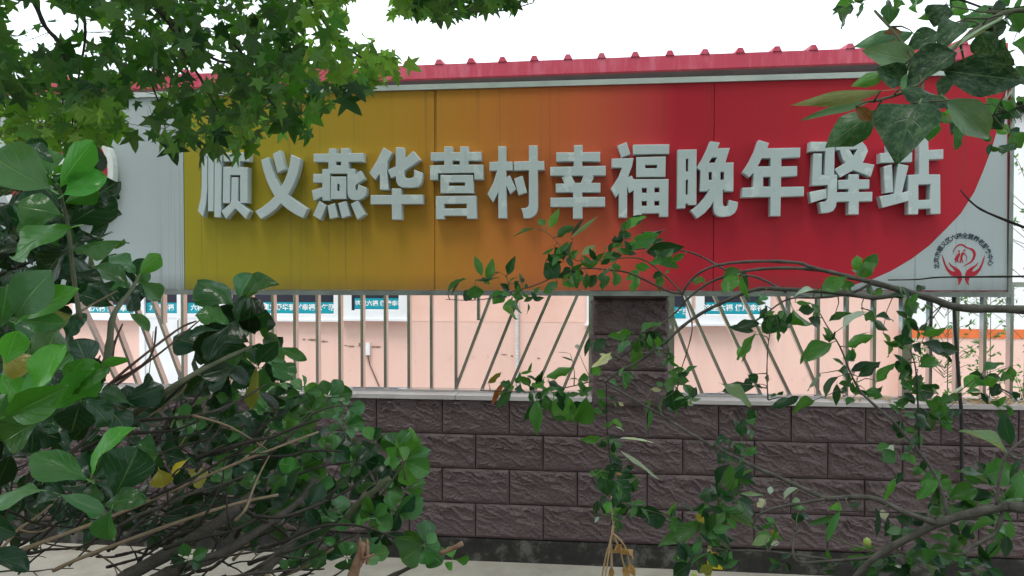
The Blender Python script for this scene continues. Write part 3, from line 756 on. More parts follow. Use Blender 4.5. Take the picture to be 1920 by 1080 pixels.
shrub_leaves = [leaf_mesh('leaf', OBO, M['leaf_shrub'], fold=a, curl=b, seed=i, wave=w_) for i, (a, b, w_) in enumerate([(.3, .25, .05), (-.25, .35, .03), (.5, .15, .06), (.25, .6, .04), (-.4, .3, .05), (.4, -.3, .04), (.12, .45, .09), (.6, .4, .05)])]
fruit_leaves = [leaf_mesh('leaf', OVA, M['leaf_fruit'], fold=a, curl=b, seed=20 + i, wave=.07, bite=bt) for i, (a, b, bt) in enumerate([(.3, .3, None), (.6, .45, None), (-.3, .5, None), (.4, .25, (1, .6)), (.25, .5, (-1, .75)), (.8, .35, None), (.2, -.4, None), (-.5, .3, (1, .4))])]
speck_leaves = [leaf_mesh('leaf', OVA, M['leaf_speck'], fold=a, curl=b, seed=40 + i, wave=.045, rows=14) for i, (a, b) in enumerate([(.2, .35), (.45, .5), (.55, .2), (-.3, .4)])]

def leaf_matrix(b, t, wd, rnd, tilt=.55, face=None):
    y = t - b; L = y.length; y = y / L
    n = (CAM - b).normalized() * (1 if rnd.random() < .72 else .6) + Vector((rnd.gauss(0, tilt), rnd.gauss(0, tilt), rnd.gauss(.35, tilt)))
    if face is not None: n = Vector(face)
    x = y.cross(n); x.normalize(); n = x.cross(y)
    h = min(L, wd * 1.5)
    m = Matrix(((x.x * wd, y.x * L, n.x * h, b.x), (x.y * wd, y.y * L, n.y * h, b.y), (x.z * wd, y.z * L, n.z * h, b.z), (0, 0, 0, 1)))
    return m
def put_leaf(root, meshes, bx, by, tx, ty, wpx, d, c, rnd, tilt=.5, dd=.35, WK=1.3, LK=1.10):
    Lp = math.hypot(tx - bx, ty - by); dt = d + rnd.uniform(-dd, dd) * Lp * d / FPX
    b, t = Q(bx, by, d), Q(tx, ty, dt)
    wd = wpx * d / FPX * WK; t = b + (t - b) * LK
    o = link('leaf', rnd.choice(meshes), root, leaf_matrix(b, t, wd, rnd, tilt))
    o.color = tint(c, rnd); return o
class Mass:                      # many small leaves joined into one part
    def __init__(s): s.v = []; s.f = []; s.uv = []; s.c = []
    def add(s, me, M4, col):
        n = len(s.v); s.v += [M4 @ v.co for v in me.vertices]
        uvl = me.uv_layers[0].data
        for p in me.polygons:
            s.f.append(tuple(k + n for k in p.vertices)); s.uv += [tuple(uvl[l].uv) for l in p.loop_indices]; s.c += [col] * len(p.vertices)
    def build(s, name, mat, parent):
        o = mk(name, s.v, s.f, mat, parent, True); me = o.data
        l = me.uv_layers.new(name='UVMap'); l.data.foreach_set('uv', [x for u in s.uv for x in u])
        a = me.color_attributes.new('tint', 'FLOAT_COLOR', 'CORNER'); a.data.foreach_set('color', [x for c in s.c for x in c])
        return tag(o, kind='stuff')
def simple(prof, seed):          # low-poly blade for masses
    me = leaf_mesh('mass_leaf', prof, None, .25, .25, .03, seed, rows=6); return me
BR = {}
def stalks(root, bases, lim, mat, rad=.0009, name='leaf_stalks'):
    """thin stalks from each leaf base to the nearest branch"""
    mb = MB(); pts = BR[root.name]
    for b in bases:
        q = min(pts, key=lambda t: (t[0] - b).length_squared)[0]; L_ = (q - b).length
        if .004 < L_ < lim:
            mid = (q + b) / 2 + Vector((random.uniform(-.12, .12) * L_, 0, random.uniform(-.05, .15) * L_))
            mb.tube([q, q * .25 + mid * .75, mid * .5 + b * .5, b], [rad * 1.8, rad * 1.3, rad, rad * .8], 4)
    if mb.v: tag(mb.build(name, M[mat], root, True), kind='stuff')
def branch(root, pts, r0, r1, mat, n=7, name='branch', knots=True, rnd=random):
    """pts: (px, py, depth); smooth, slightly knobbly tube"""
    c = [Q(*p) for p in pts]; out = []
    for i in range(len(c) - 1):
        p0, p1, p2, p3 = c[max(i - 1, 0)], c[i], c[i + 1], c[min(i + 2, len(c) - 1)]
        for k in range(4):
            t = k / 4
            out.append(.5 * ((2 * p1) + (p2 - p0) * t + (2 * p0 - 5 * p1 + 4 * p2 - p3) * t * t + (3 * p1 - p0 - 3 * p2 + p3) * t ** 3))
    out.append(c[-1]); m = len(out)
    BR.setdefault(root.name, []).extend((q, r0 + (r1 - r0) * i / m) for i, q in enumerate(out))
    rr = [(r0 + (r1 - r0) * i / (m - 1)) * (1 + (.22 if i % 3 == 1 else -.06) * rnd.uniform(.3, 1) if knots else 1) for i in range(m)]
    return MB().tube(out, rr, n).build(name, M[mat], root, True)

# ------------------------------------------------------------------ left evergreen shrub
rs = random.Random(5)
shrub = empty('evergreen_shrub', (-1.15, -3.25, 0), 'evergreen shrub with glossy rounded leaves and a tangle of bare twigs at left', 'shrub')
SH = [  # base, tip, width (photo px), depth, tint
 (110,352,163,270,46,.78,'b'),(95,356,-10,300,84,.74,'m'),(103,362,55,322,30,.76,'d'),(117,366,190,328,50,.78,'b'),(100,305,45,272,34,.82,'d'),(150,390,205,345,52,.84,'d'),
 (160,300,178,330,30,.86,'d'),(150,330,185,280,40,.94,'k'),(80,300,60,262,34,.94,'d'),(130,300,150,262,30,.95,'d'),(190,340,215,375,26,.9,'d'),(131,424,12,470,58,.74,'l'),(137,466,222,438,64,.8,'g'),(120,380,178,354,34,.8,'b'),(116,402,33,383,62,.8,'g'),(130,420,208,372,62,.86,'d'),
 (130,465,68,524,54,.82,'k'),(122,420,55,392,46,.84,'d'),(137,512,184,532,34,.85,'k'),(75,432,34,430,30,.9,'m'),(20,430,-10,380,40,.95,'k'),(30,500,20,470,28,.95,'d'),(160,405,222,398,26,.9,'k'),
 (60,470,10,440,46,.95,'k'),(45,420,5,400,40,.95,'d'),(170,440,205,420,28,.9,'d'),
 (254,512,214,473,46,.98,'g'),(260,515,294,479,30,.96,'l'),(243,540,178,490,40,1.0,'g'),(265,530,300,560,32,1.0,'m'),(262,546,236,578,40,1.0,'d'),(211,573,150,550,30,1.0,'d'),(242,585,278,618,20,1.02,'m'),(255,520,268,486,24,1.0,'d'),(275,545,245,560,30,1.02,'k'),
 (438,570,374,522,60,1.1,'g'),(452,570,510,527,50,1.08,'g'),(447,562,470,515,38,1.12,'m'),(470,575,464,622,42,1.1,'k'),(430,606,370,590,50,1.1,'g'),(383,652,325,630,48,1.12,'d'),(463,652,375,640,58,1.12,'d'),(465,640,408,624,52,1.08,'k'),
 (460,660,430,706,46,1.1,'g'),(485,655,532,676,32,1.15,'m'),(520,650,572,673,18,1.15,'g'),(508,680,546,714,40,1.15,'g'),(495,690,482,738,36,1.15,'g'),(482,690,480,766,28,1.12,'o'),(440,590,470,605,40,1.14,'d'),(500,640,478,600,30,1.16,'g'),(530,665,555,650,28,1.2,'d'),(420,650,395,690,44,1.2,'d'),(500,620,520,655,26,1.2,'p'),
 (28,597,76,518,68,.66,'m'),(35,600,126,543,44,.68,'b'),(40,602,112,606,36,.68,'g'),(27,606,82,634,48,.7,'m'),(135,592,88,615,44,.74,'o'),(0,612,14,545,42,.72,'g'),(-10,600,20,560,46,.74,'d'),
 (10,682,30,622,44,.62,'b'),(2,664,46,692,44,.64,'o'),(60,692,110,628,64,.66,'m'),(64,738,108,650,58,.62,'b'),(100,732,178,690,54,.66,'b'),(108,692,138,668,38,.7,'m'),(165,692,148,638,68,.78,'d'),(120,640,150,590,30,.85,'d'),(190,680,160,720,40,.85,'d'),(180,690,235,680,22,.85,'b'),(60,660,30,700,50,.72,'g'),
 (8,782,110,735,56,.6,'b'),(42,752,84,698,40,.62,'b'),(104,762,172,708,58,.66,'b'),(72,790,-5,832,56,.66,'g'),(150,755,134,812,58,.74,'d'),(242,756,188,728,28,.9,'m'),(203,766,238,802,46,.9,'d'),(225,757,298,725,46,.92,'d'),(10,740,-15,790,60,.64,'g'),(160,745,205,790,44,.8,'d'),(0,700,30,750,50,.66,'b'),
 (167,889,226,798,54,.62,'b'),(162,897,60,848,58,.64,'g'),(75,917,-4,922,62,.62,'m'),(214,932,256,848,80,.7,'d'),(190,946,260,930,40,.7,'g'),(110,926,192,956,24,.7,'m'),(120,932,65,942,40,.72,'d'),(208,955,200,1013,48,.68,'g'),(80,905,95,885,20,.66,'m'),(215,940,270,935,30,.74,'g'),(150,950,190,960,20,.72,'g'),(225,870,235,900,36,.72,'b'),
 (298,880,307,912,34,1.0,'o'),(350,862,320,890,16,1.0,'y'),(355,880,385,905,40,1.1,'o'),(340,770,318,800,20,1.1,'p'),(330,790,345,802,18,1.1,'p'),
]
nl = 0
LV = [t + (.35,) for t in SH]
# rosettes at the shoot tips: centre, radius px, leaves, depth, tint letters
RO = [(755,862,62,8,1.5,'gldm'),(705,905,48,7,1.55,'gdd'),(735,965,60,8,1.5,'gdd'),(795,1022,58,8,1.35,'gmg'),(850,1050,36,3,1.4,'ll'),(615,745,46,8,1.6,'glm'),(570,735,42,7,1.55,'gdm'),(645,800,44,6,1.65,'gm'),
 (625,850,52,8,1.55,'gld'),(590,905,44,6,1.5,'gl'),(640,968,52,8,1.45,'mg'),(575,1035,50,8,1.3,'gd'),(545,1050,34,5,1.3,'dg'),(690,1040,40,6,1.45,'dm'),(470,805,48,6,1.35,'gd'),(500,770,44,7,1.45,'gl'),(520,870,50,6,1.5,'dd'),(450,880,46,5,1.45,'dk'),(560,800,44,7,1.55,'glo'),(530,745,40,6,1.5,'dg'),
 (660,910,40,6,1.6,'dg'),(700,830,40,5,1.65,'dl'),(720,1000,44,6,1.5,'dk'),(600,960,36,5,1.5,'dd'),(650,770,36,5,1.7,'m'),(355,1048,40,5,1.0,'dg'),(420,790,44,6,1.3,'dd'),(370,810,40,5,1.25,'dk'),(300,770,40,5,1.15,'dk'),(400,740,40,6,1.3,'dg'),(455,735,40,6,1.3,'gd'),(680,860,44,6,1.6,'dd'),(760,920,44,6,1.6,'dg'),(730,880,44,5,1.6,'gd'),
 (120,395,92,10,.88,'gdd'),(95,330,76,7,.9,'gdb'),(165,345,50,5,.9,'dg'),(40,560,74,7,.82,'gd'),(60,690,80,8,.8,'gmd'),(60,800,74,7,.8,'dgd'),(175,900,74,6,.8,'dg'),(250,535,46,7,1.06,'gd'),(450,612,66,9,1.18,'gdk'),(485,690,56,8,1.22,'gdd'),(120,470,70,7,.92,'dk'),(150,700,60,7,.92,'dg'),(20,470,60,6,.98,'dk'),(120,760,60,6,.9,'dg'),(240,770,50,6,1.0,'dk'),(520,720,44,7,1.3,'gd'),(585,770,44,7,1.5,'gm'),(660,870,44,7,1.5,'gd'),(745,835,40,6,1.45,'gl'),(480,835,46,7,1.3,'gd'),(530,815,46,7,1.4,'gl'),(440,905,44,6,1.25,'gd'),(565,875,46,7,1.4,'gb'),(505,930,44,6,1.3,'dg'),(600,1005,44,7,1.35,'gb'),(650,1045,40,6,1.35,'gd'),(400,850,44,6,1.2,'dg'),(350,790,46,6,1.15,'gd'),(300,850,46,6,1.1,'dg'),(540,960,40,6,1.35,'gd'),(700,970,44,7,1.42,'gl')]
for (cx, cy, r, n, dep, cs) in RO:
    a0 = rs.uniform(0, 6.28)
    for k in range(n):
        a = a0 + 6.283 * k / n + rs.uniform(-.3, .3); rr = r * rs.uniform(.72, 1.0) * (1 if k < 6 else .6)
        bx, by = cx + 5 * math.cos(a), cy + 4 * math.sin(a)
        LV.append((bx, by, cx + rr * math.cos(a), cy + rr * .82 * math.sin(a) - 4, rr * rs.uniform(.56, .74), dep + rs.uniform(-.05, .05), rs.choice(cs), .45))
LV.sort(key=lambda q: -q[4] * math.hypot(q[2] - q[0], q[3] - q[1]))
for (a, b, c, d, e, f, g, tl) in LV[:300]: put_leaf(shrub, shrub_leaves, a, b, c, d, e, f, g, rs, tl, WK=1.2, LK=1.06)
# limbs
LIMB = [([(200,1110,1.0),(240,1080,1.0),(333,1027,1.05),(417,973,1.1),(470,930,1.2)], .016, .010, 'wood_grey'), ([(280,1095,1.0),(317,1073,1.0),(417,1037,1.1),(507,980,1.2),(560,940,1.3),(590,900,1.4)], .013, .008, 'wood_grey'),
 ([(470,1100,1.15),(493,1073,1.15),(550,1013,1.25),(587,960,1.35),(620,900,1.5)], .014, .007, 'wood_grey'), ([(-20,1055,.9),(43,1030,.9),(187,977,1.0),(320,922,1.05),(457,863,1.1),(597,810,1.2)], .006, .0035, 'wood_tan'),
 ([(100,1070,1.0),(167,1040,1.0),(340,977,1.05),(440,945,1.1),(521,928,1.15)], .0055, .0045, 'wood_tan'), ([(250,775,.95),(330,722,.95),(385,690,1.0),(470,650,1.1)], .007, .004, 'wood_green'), ([(195,700,.85),(205,650,.86),(213,590,.88),(245,545,.95),(262,515,1.0)], .0072, .0025, 'wood_green'),
 ([(150,600,.8),(138,520,.8),(128,430,.8),(118,380,.79),(108,345,.78)], .0038, .0022, 'wood_green'), ([(0,640,.9),(60,640,.9),(140,590,.95),(220,545,1.0)], .004, .002, 'wood_tan'), ([(-10,420,1.0),(30,395,1.0),(80,380,1.0)], .004, .003, 'wood_tan'), ([(-10,520,1.0),(60,490,1.0),(150,450,1.0)], .003, .002, 'wood_dark'),
 ([(230,790,1.0),(360,780,1.0),(430,760,1.05),(500,720,1.1)], .004, .002, 'wood_grey'), ([(360,779,1.0),(430,800,1.0),(500,842,1.1)], .004, .002, 'wood_tan'), ([(640,990,1.45),(667,950,1.45),(700,922,1.45),(731,896,1.45)], .0105, .009, 'wood_green'), ([(590,885,1.5),(600,860,1.5),(617,832,1.5)], .008, .006, 'wood_green'),
 ([(500,1090,1.3),(560,1068,1.3),(625,1028,1.3)], .006, .005, 'wood_tan'), ([(690,1100,1.4),(740,1078,1.4),(780,1058,1.4)], .008, .005, 'wood_grey'), ([(825,1038,1.36),(845,1030,1.36),(868,1019,1.36)], .006, .007, 'broken_wood'), ([(650,1130,1.2),(662,1080,1.2),(674,1045,1.2),(682,1018,1.2)], .014, .010, 'broken_wood'), ([(680,1048,1.19),(690,1044,1.19),(702,1040,1.19)], .004, .003, 'broken_wood'),
 ([(215,820,1.2),(300,760,1.2),(365,700,1.2),(420,660,1.2)], .005, .003, 'wood_dark'), ([(230,815,1.1),(330,745,1.1),(350,720,1.1)], .003, .002, 'wood_tan'), ([(195,730,.95),(240,690,.95),(330,620,1.0),(368,602,1.0)], .003, .0018, 'wood_red'), ([(215,715,.95),(280,672,.95),(293,612,.95)], .003, .0015, 'wood_red'), ([(210,670,.95),(216,640,.95),(230,607,.95)], .0028, .0015, 'wood_red'), ([(200,735,.95),(300,662,1.0),(375,600,1.0)], .0026, .0012, 'wood_red'),
 ([(760,900,1.5),(755,860,1.5),(762,825,1.5)], .003, .002, 'wood_green'), ([(700,950,1.5),(750,880,1.5),(770,850,1.5)], .004, .002, 'wood_green'), ([(255,870,1.1),(330,840,1.1),(400,822,1.1)], .003, .002, 'wood_grey')]
for (p, a, b, m) in LIMB: branch(shrub, p, a * (.5 if m == 'wood_tan' else .7), b * (.5 if m == 'wood_tan' else .66), m, rnd=rs)
# jagged broken end
bj = Q(682, 1018, 1.2)
for k in range(16):
    a = rs.uniform(0, 6.28); q = bj + RT * .0065 * math.cos(a) + FW * .0065 * math.sin(a) - UP * rs.uniform(0, .018)
    MB().tube([q - UP * .02, q, q + UP * rs.uniform(.001, .011) + RT * rs.uniform(-.001, .001)], [.003, rs.uniform(.0025, .0038), .0014], 4).build('splinter', M['broken_wood'], shrub)
# tangle of bare twigs rising from the left
for k in range(125):
    x = rs.uniform(-80, 520); y = 1085 - rs.random() ** 1.2 * 270 + max(0, (x - 250)) * .12; L_ = rs.uniform(70, 280); an = rs.gauss(27, 22)
    d = rs.uniform(.95, 1.5); pts = [(x, y, d)]; nseg = 5; r_ = rs.uniform(.0011, .0038); mat = rs.choice(['wood_grey', 'wood_dark', 'wood_dark', 'wood_dark', 'wood_grey', 'wood_dark', 'wood_dark', 'wood_tan'])
    for i in range(nseg):
        an += rs.gauss(0, 11); x += L_ / nseg * math.cos(R(an)); y -= L_ / nseg * math.sin(R(an)); pts.append((x, y, d + .025 * i))
    branch(shrub, pts, r_, r_ * .45, mat, 5, 'twig', rnd=rs)
    if rs.random() < .6:
        i = rs.choice((2, 3)); x, y, d2 = pts[i]; a2 = an + rs.choice((-1, 1)) * rs.uniform(25, 60); p2 = [(x, y, d2)]
        for j in range(3): a2 += rs.gauss(0, 12); x += L_ * .13 * math.cos(R(a2)); y -= L_ * .13 * math.sin(R(a2)); p2.append((x, y, d2 + .02 * j))
        branch(shrub, p2, r_ * .6, r_ * .3, mat, 4, 'twig', rnd=rs)
# inner foliage behind, too dense to tell apart
ms = Mass(); pr = [simple(OBO, s) for s in range(3)]
def in_shrub(x, y): return (x < 640 and 740 < y < 1000 and y > 735 + max(0, x - 560) * 1.4) or (x < 185 and 330 < y < 540) or (x < 130 and 330 < y < 740) or (380 < x < 500 and 600 < y < 740)
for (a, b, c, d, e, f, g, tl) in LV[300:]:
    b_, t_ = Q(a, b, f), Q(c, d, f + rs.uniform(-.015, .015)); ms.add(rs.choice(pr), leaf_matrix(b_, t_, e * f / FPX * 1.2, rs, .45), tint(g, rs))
k = 0
while k < 800:
    x, y = rs.uniform(-260, 760), rs.uniform(250, 1040)
    if x > 0 and not in_shrub(x, y): continue
    d = rs.uniform(1.25, 1.9) if x > 0 else rs.uniform(.8, 1.8)
    if x > 0 and y < 740: d = rs.uniform(1.0, 1.3)
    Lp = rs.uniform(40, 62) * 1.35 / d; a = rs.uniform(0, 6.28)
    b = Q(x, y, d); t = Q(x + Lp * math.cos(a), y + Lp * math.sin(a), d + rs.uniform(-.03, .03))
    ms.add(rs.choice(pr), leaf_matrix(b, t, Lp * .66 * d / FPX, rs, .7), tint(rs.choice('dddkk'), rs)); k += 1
# the rest of the bush, outside the picture at left and low in front
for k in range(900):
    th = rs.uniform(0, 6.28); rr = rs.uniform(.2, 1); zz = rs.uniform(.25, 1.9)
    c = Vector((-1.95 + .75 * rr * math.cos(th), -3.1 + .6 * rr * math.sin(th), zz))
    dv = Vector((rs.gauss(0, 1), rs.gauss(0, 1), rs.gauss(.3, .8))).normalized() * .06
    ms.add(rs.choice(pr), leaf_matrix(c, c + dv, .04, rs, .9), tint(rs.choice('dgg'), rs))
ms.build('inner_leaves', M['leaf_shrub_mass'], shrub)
for k in range(7):
    a = Vector((-1.15 + rs.uniform(-.25, .25), -3.25 + rs.uniform(-.15, .15), -.03)); b_ = Q(rs.uniform(-160, 330), rs.uniform(1120, 1180), rs.uniform(.95, 1.2))
    MB().tube([a, a * .5 + b_ * .5 + Vector((rs.uniform(-.06, .06), 0, .03)), b_], [.022, .016, .012], 7).build('stem', M['wood_grey'], shrub, True)

# ------------------------------------------------------------------ maple overhead, left
rm = random.Random(9)
MO = [(0, .05), (.14, .02), (.43, -.04), (.34, .13), (.28, .25), (.45, .36), (.63, .55), (.42, .54), (.22, .50), (.20, .62), (.14, .80), (0, 1.04)]
def maple_mesh(mat, seed, droop):
    rnd = random.Random(seed); pts = [(x * rnd.uniform(.9, 1.1), y) for x, y in MO]
    ol = pts + [(-x * rnd.uniform(.9, 1.1), y) for x, y in MO[-2:0:-1]]
    v = [(0, .25, 0)] + [(x, y, -droop * (x * x + (y - .25) ** 2) + .10 * abs(x) * (1 if abs(x) < .2 else .4)) for x, y in ol]
    n = len(ol); f = [(0, 1 + k, 1 + (k + 1) % n) for k in range(n)]
    b = len(v); v += [(-.012, .06, 0), (.012, .06, 0), (.008, -.55, -.08), (-.008, -.55, -.08)]; f.append((b, b + 3, b + 2, b + 1))
    me = bpy.data.meshes.new('leaf'); me.from_pydata(v, [], f); me.update()
    if mat: me.materials.append(mat)
    l = me.uv_layers.new(name='UVMap')
    for lp in me.loops: q = v[lp.vertex_index]; l.data[lp.index].uv = (q[0] + .5, q[1])
    return me
maple_leaves = [maple_mesh(M['leaf_maple'], s, d) for s, d in ((1, .15), (2, .35), (3, .5), (4, .05))]
maple = empty('maple_tree', (-4.3, -1.9, 0), 'maple tree with star shaped leaves hanging over the upper left', 'tree')
MB().tube([(-4.3, -1.9, -.05), (-4.27, -1.92, .8), (-4.2, -1.9, 1.9), (-4.05, -2.0, 2.9), (-3.7, -2.1, 3.8)], [.16, .13, .115, .10, .07], 12).build('trunk', M['wood_grey'], maple, True)
MLOW = [(-40, 300), (0, 268), (60, 290), (110, 300), (160, 262), (215, 262), (260, 262), (300, 272), (330, 290), (375, 302), (430, 300), (478, 290), (510, 240), (560, 268), (610, 225), (650, 195), (700, 172), (760, 140), (790, 60), (830, 66), (900, 48), (960, 40), (1010, 12), (1030, -10)]
def mlow(x):
    for (a, ya), (b, yb) in zip(MLOW, MLOW[1:]):
        if a <= x <= b: return ya + (yb - ya) * (x - a) / (b - a)
    return -20
def hole(x, y):                  # gaps where the sky shows
    if 640 < x < 740 and 5 < y < 85 and y < 85 - (x - 640) * .1: return rm.random() < .93
    if 700 < x < 790 and 60 < y < 105: return True
    if 780 < x < 1040 and y > mlow(x): return True
    if 0 < x < 110 and 15 < y < 95: return rm.random() < .72
    if 110 <= x < 200 and 40 < y < 110: return rm.random() < .5
    if 245 < x < 300 and 180 < y < 260: return rm.random() < .75
    if 200 < x < 330 and 205 < y: return rm.random() < .35
    if 0 < x < 50 and 195 < y < 240: return rm.random() < .8
    if 480 < x < 640 and y > 190: return rm.random() < .25
    return False
def maple_leaf_mat4(x, y, d, Ls, rnd):
    b = Q(x, y, d)
    dv = Vector((rnd.gauss(0, .75), rnd.gauss(0, .6), rnd.gauss(-.75, .45))).normalized()
    toc = (CAM - b).normalized()
    n = (toc * rnd.choice((1, -1)) * .65 + Vector((rnd.gauss(0, .45), rnd.gauss(0, .45), rnd.gauss(.35, .5)))).normalized()
    x_ = dv.cross(n).normalized(); n = x_.cross(dv)
    return Matrix(((x_.x * Ls, dv.x * Ls, n.x * Ls, b.x), (x_.y * Ls, dv.y * Ls, n.y * Ls, b.y), (x_.z * Ls, dv.z * Ls, n.z * Ls, b.z), (0, 0, 0, 1)))
mm = Mass(); mpr = [maple_mesh(None, s, d) for s, d in ((11, .2), (12, .45))]
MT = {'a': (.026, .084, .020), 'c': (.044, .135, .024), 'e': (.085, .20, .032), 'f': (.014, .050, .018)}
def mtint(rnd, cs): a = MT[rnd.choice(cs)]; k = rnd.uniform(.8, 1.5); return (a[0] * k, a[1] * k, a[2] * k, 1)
cand = []; k = 0
while k < 2600:
    x = rm.uniform(-140, 1040); lim = mlow(max(-40, x))
    y = rm.uniform(-90, lim)
    if x > 790 and y > lim - 8: continue
    if lim < -10 or hole(x, y) or hole(x, y + 22): continue
    if y > lim - 26 and rm.random() < .45: continue
    d = rm.uniform(2.1, 3.3) + (.25 if x > 640 else 0)
    cand.append((x, y, d)); k += 1
for k in range(150):
    x = rm.uniform(-20, 235); cand.append((x, rm.uniform(150, mlow(max(-40, x)) - 2 - (0 if x < 110 else 6)), rm.uniform(2.2, 3.0)))
# hand-set stars at the hem of the canopy
for (x, y, L_) in ((245,255,40),(285,228,46),(300,262,42),(318,275,46),(385,288,46),(410,282,52),(450,270,44),(560,225,66),(575,205,60),(515,240,40),(480,265,46),(150,250,34),(20,240,36),(640,190,54),(655,165,50),(740,110,40),(760,125,34),(720,130,36),(30,262,40),(360,270,46),(335,255,46),(185,258,46),(165,262,44),(140,268,42),(120,255,44)):
    cand.append((x, y, -L_))
near = sorted(range(len(cand)), key=lambda i: cand[i][2])
indiv = set(near[:298])
for i, (x, y, d) in enumerate(cand):
    if d < 0: L_, dd = -d * 2.3 / FPX, 2.3
    else: L_, dd = rm.uniform(.040, .072), d
    m4 = maple_leaf_mat4(x, y - 10, dd, L_, rm)
    sun_ = 'eec' if (x < 230 and y > 190) or (560 < x < 780 and y < 160) or (480 > x > 420 and y > 230) else 'aacf'  # sunlit look put into the colour: lighter tints where sun comes through
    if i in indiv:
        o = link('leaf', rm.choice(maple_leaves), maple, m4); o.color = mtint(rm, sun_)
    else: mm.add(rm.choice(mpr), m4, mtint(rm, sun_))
# the canopy goes on overhead, out of view, spread wide to shade the sign
for k in range(11000):
    while True:
        p = Vector((rm.uniform(-1, 1), rm.uniform(-1, 1), rm.uniform(-1, 1)))
        if p.length < 1: break
    c = Vector((-.6 + 5.6 * p.x, -3.5 + 3.3 * p.y, 4.7 + 1.45 * p.z))
    v = c - CAM; dz = v.dot(FW)
    if dz > .1:
        px = 960 + FPX * v.dot(RT) / dz; py = 540 - FPX * v.dot(UP) / dz
        if -180 < px < 2100 and py > -70: continue
    dv = Vector((rm.gauss(0, 1), rm.gauss(0, 1), rm.gauss(-.4, .4))).normalized(); n = Vector((rm.gauss(0, .4), rm.gauss(0, .4), 1))
    x_ = dv.cross(n).normalized(); n = x_.cross(dv); L_ = rm.uniform(.09, .13)
    mm.add(rm.choice(mpr), Matrix(((x_.x * L_, dv.x * L_, n.x * L_, c.x), (x_.y * L_, dv.y * L_, n.y * L_, c.y), (x_.z * L_, dv.z * L_, n.z * L_, c.z), (0, 0, 0, 1))), mtint(rm, 'ac'))
for k in range(7500):  # unseen leaf screen added behind the viewer, only to darken the front
    c = Vector((rm.uniform(-7.5, 7.5), -7.4 + rm.gauss(0, .55), rm.uniform(.5, 5.2)))
    dv = Vector((rm.gauss(0, 1), rm.gauss(0, .5), rm.gauss(-.6, .5))).normalized(); n = Vector((rm.gauss(0, .4), 1, rm.gauss(.3, .4)))
    x_ = dv.cross(n).normalized(); n = x_.cross(dv); L_ = rm.uniform(.12, .17)
    mm.add(rm.choice(mpr), Matrix(((x_.x * L_, dv.x * L_, n.x * L_, c.x), (x_.y * L_, dv.y * L_, n.y * L_, c.y), (x_.z * L_, dv.z * L_, n.z * L_, c.z), (0, 0, 0, 1))), mtint(rm, 'ac'))
mm.build('crown_and_shade_screen', M['leaf_maple_mass'], maple)
for (p, a, b) in [([(30,-60,2.5),(65,5,2.5),(85,50,2.5),(118,90,2.5),(122,150,2.5),(142,220,2.5),(136,270,2.5)], .009, .003), ([(230,-60,2.6),(285,5,2.6),(318,45,2.6),(350,110,2.6),(375,145,2.6),(420,230,2.6)], .010, .003), ([(280,-20,2.7),(330,50,2.7),(400,110,2.8),(450,120,2.8),(520,150,2.8)], .009, .003),
   ([(150,-30,2.4),(160,60,2.4),(150,130,2.4),(138,200,2.4),(135,260,2.4)], .005, .002), ([(420,60,2.5),(480,130,2.5),(520,165,2.5),(560,200,2.5)], .006, .002), ([(560,-40,2.8),(600,30,2.8),(640,80,2.8),(700,120,2.8),(735,110,2.8)], .007, .002), ([(700,-40,2.9),(780,0,2.9),(850,20,2.9),(940,20,2.9),(1000,5,2.9)], .007, .002),
   ([(285,160,2.4),(300,200,2.4),(312,250,2.4)], .003, .0015), ([(110,150,2.4),(118,190,2.4),(112,240,2.4)], .003, .0015), ([(480,140,2.4),(515,200,2.4),(565,215,2.4)], .003, .0015)]:
    branch(maple, p, a, b, 'wood_dark', 6, rnd=rm)
mbs = [Q(x, y - 10, d if d > 0 else 2.3) for x, y, d in cand if rm.random() < .6]
stalks(maple, mbs, .17, 'wood_green', .0008, 'twigs')
for k in range(9):
    e = Vector((rm.uniform(-4.6, .6), rm.uniform(-5, -1.5), rm.uniform(3.9, 4.9))); s0_ = Vector((-3.85, -2.05, 3.4 + rm.uniform(-.3, .4)))
    MB().tube([s0_, s0_ * .5 + e * .5 + Vector((0, 0, .25)), e], [.05, .03, .01], 7).build('limb', M['wood_grey'], maple, True)
# pale winged seed
sd_ = Q(570, 118, 2.2)
for sgn in (-1, 1):
    u = (RT * .25 - UP * sgn * .9).normalized(); xx = u.cross(FW).normalized(); Ls = .036
    o = link('winged_seed', fruit_leaves[0], maple, Matrix(((xx.x * .014, u.x * Ls, FW.x * Ls, sd_.x), (xx.y * .014, u.y * Ls, FW.y * Ls, sd_.y), (xx.z * .014, u.z * Ls, FW.z * Ls, sd_.z), (0, 0, 0, 1))))
    o.color = (.22, .30, .06, 1)

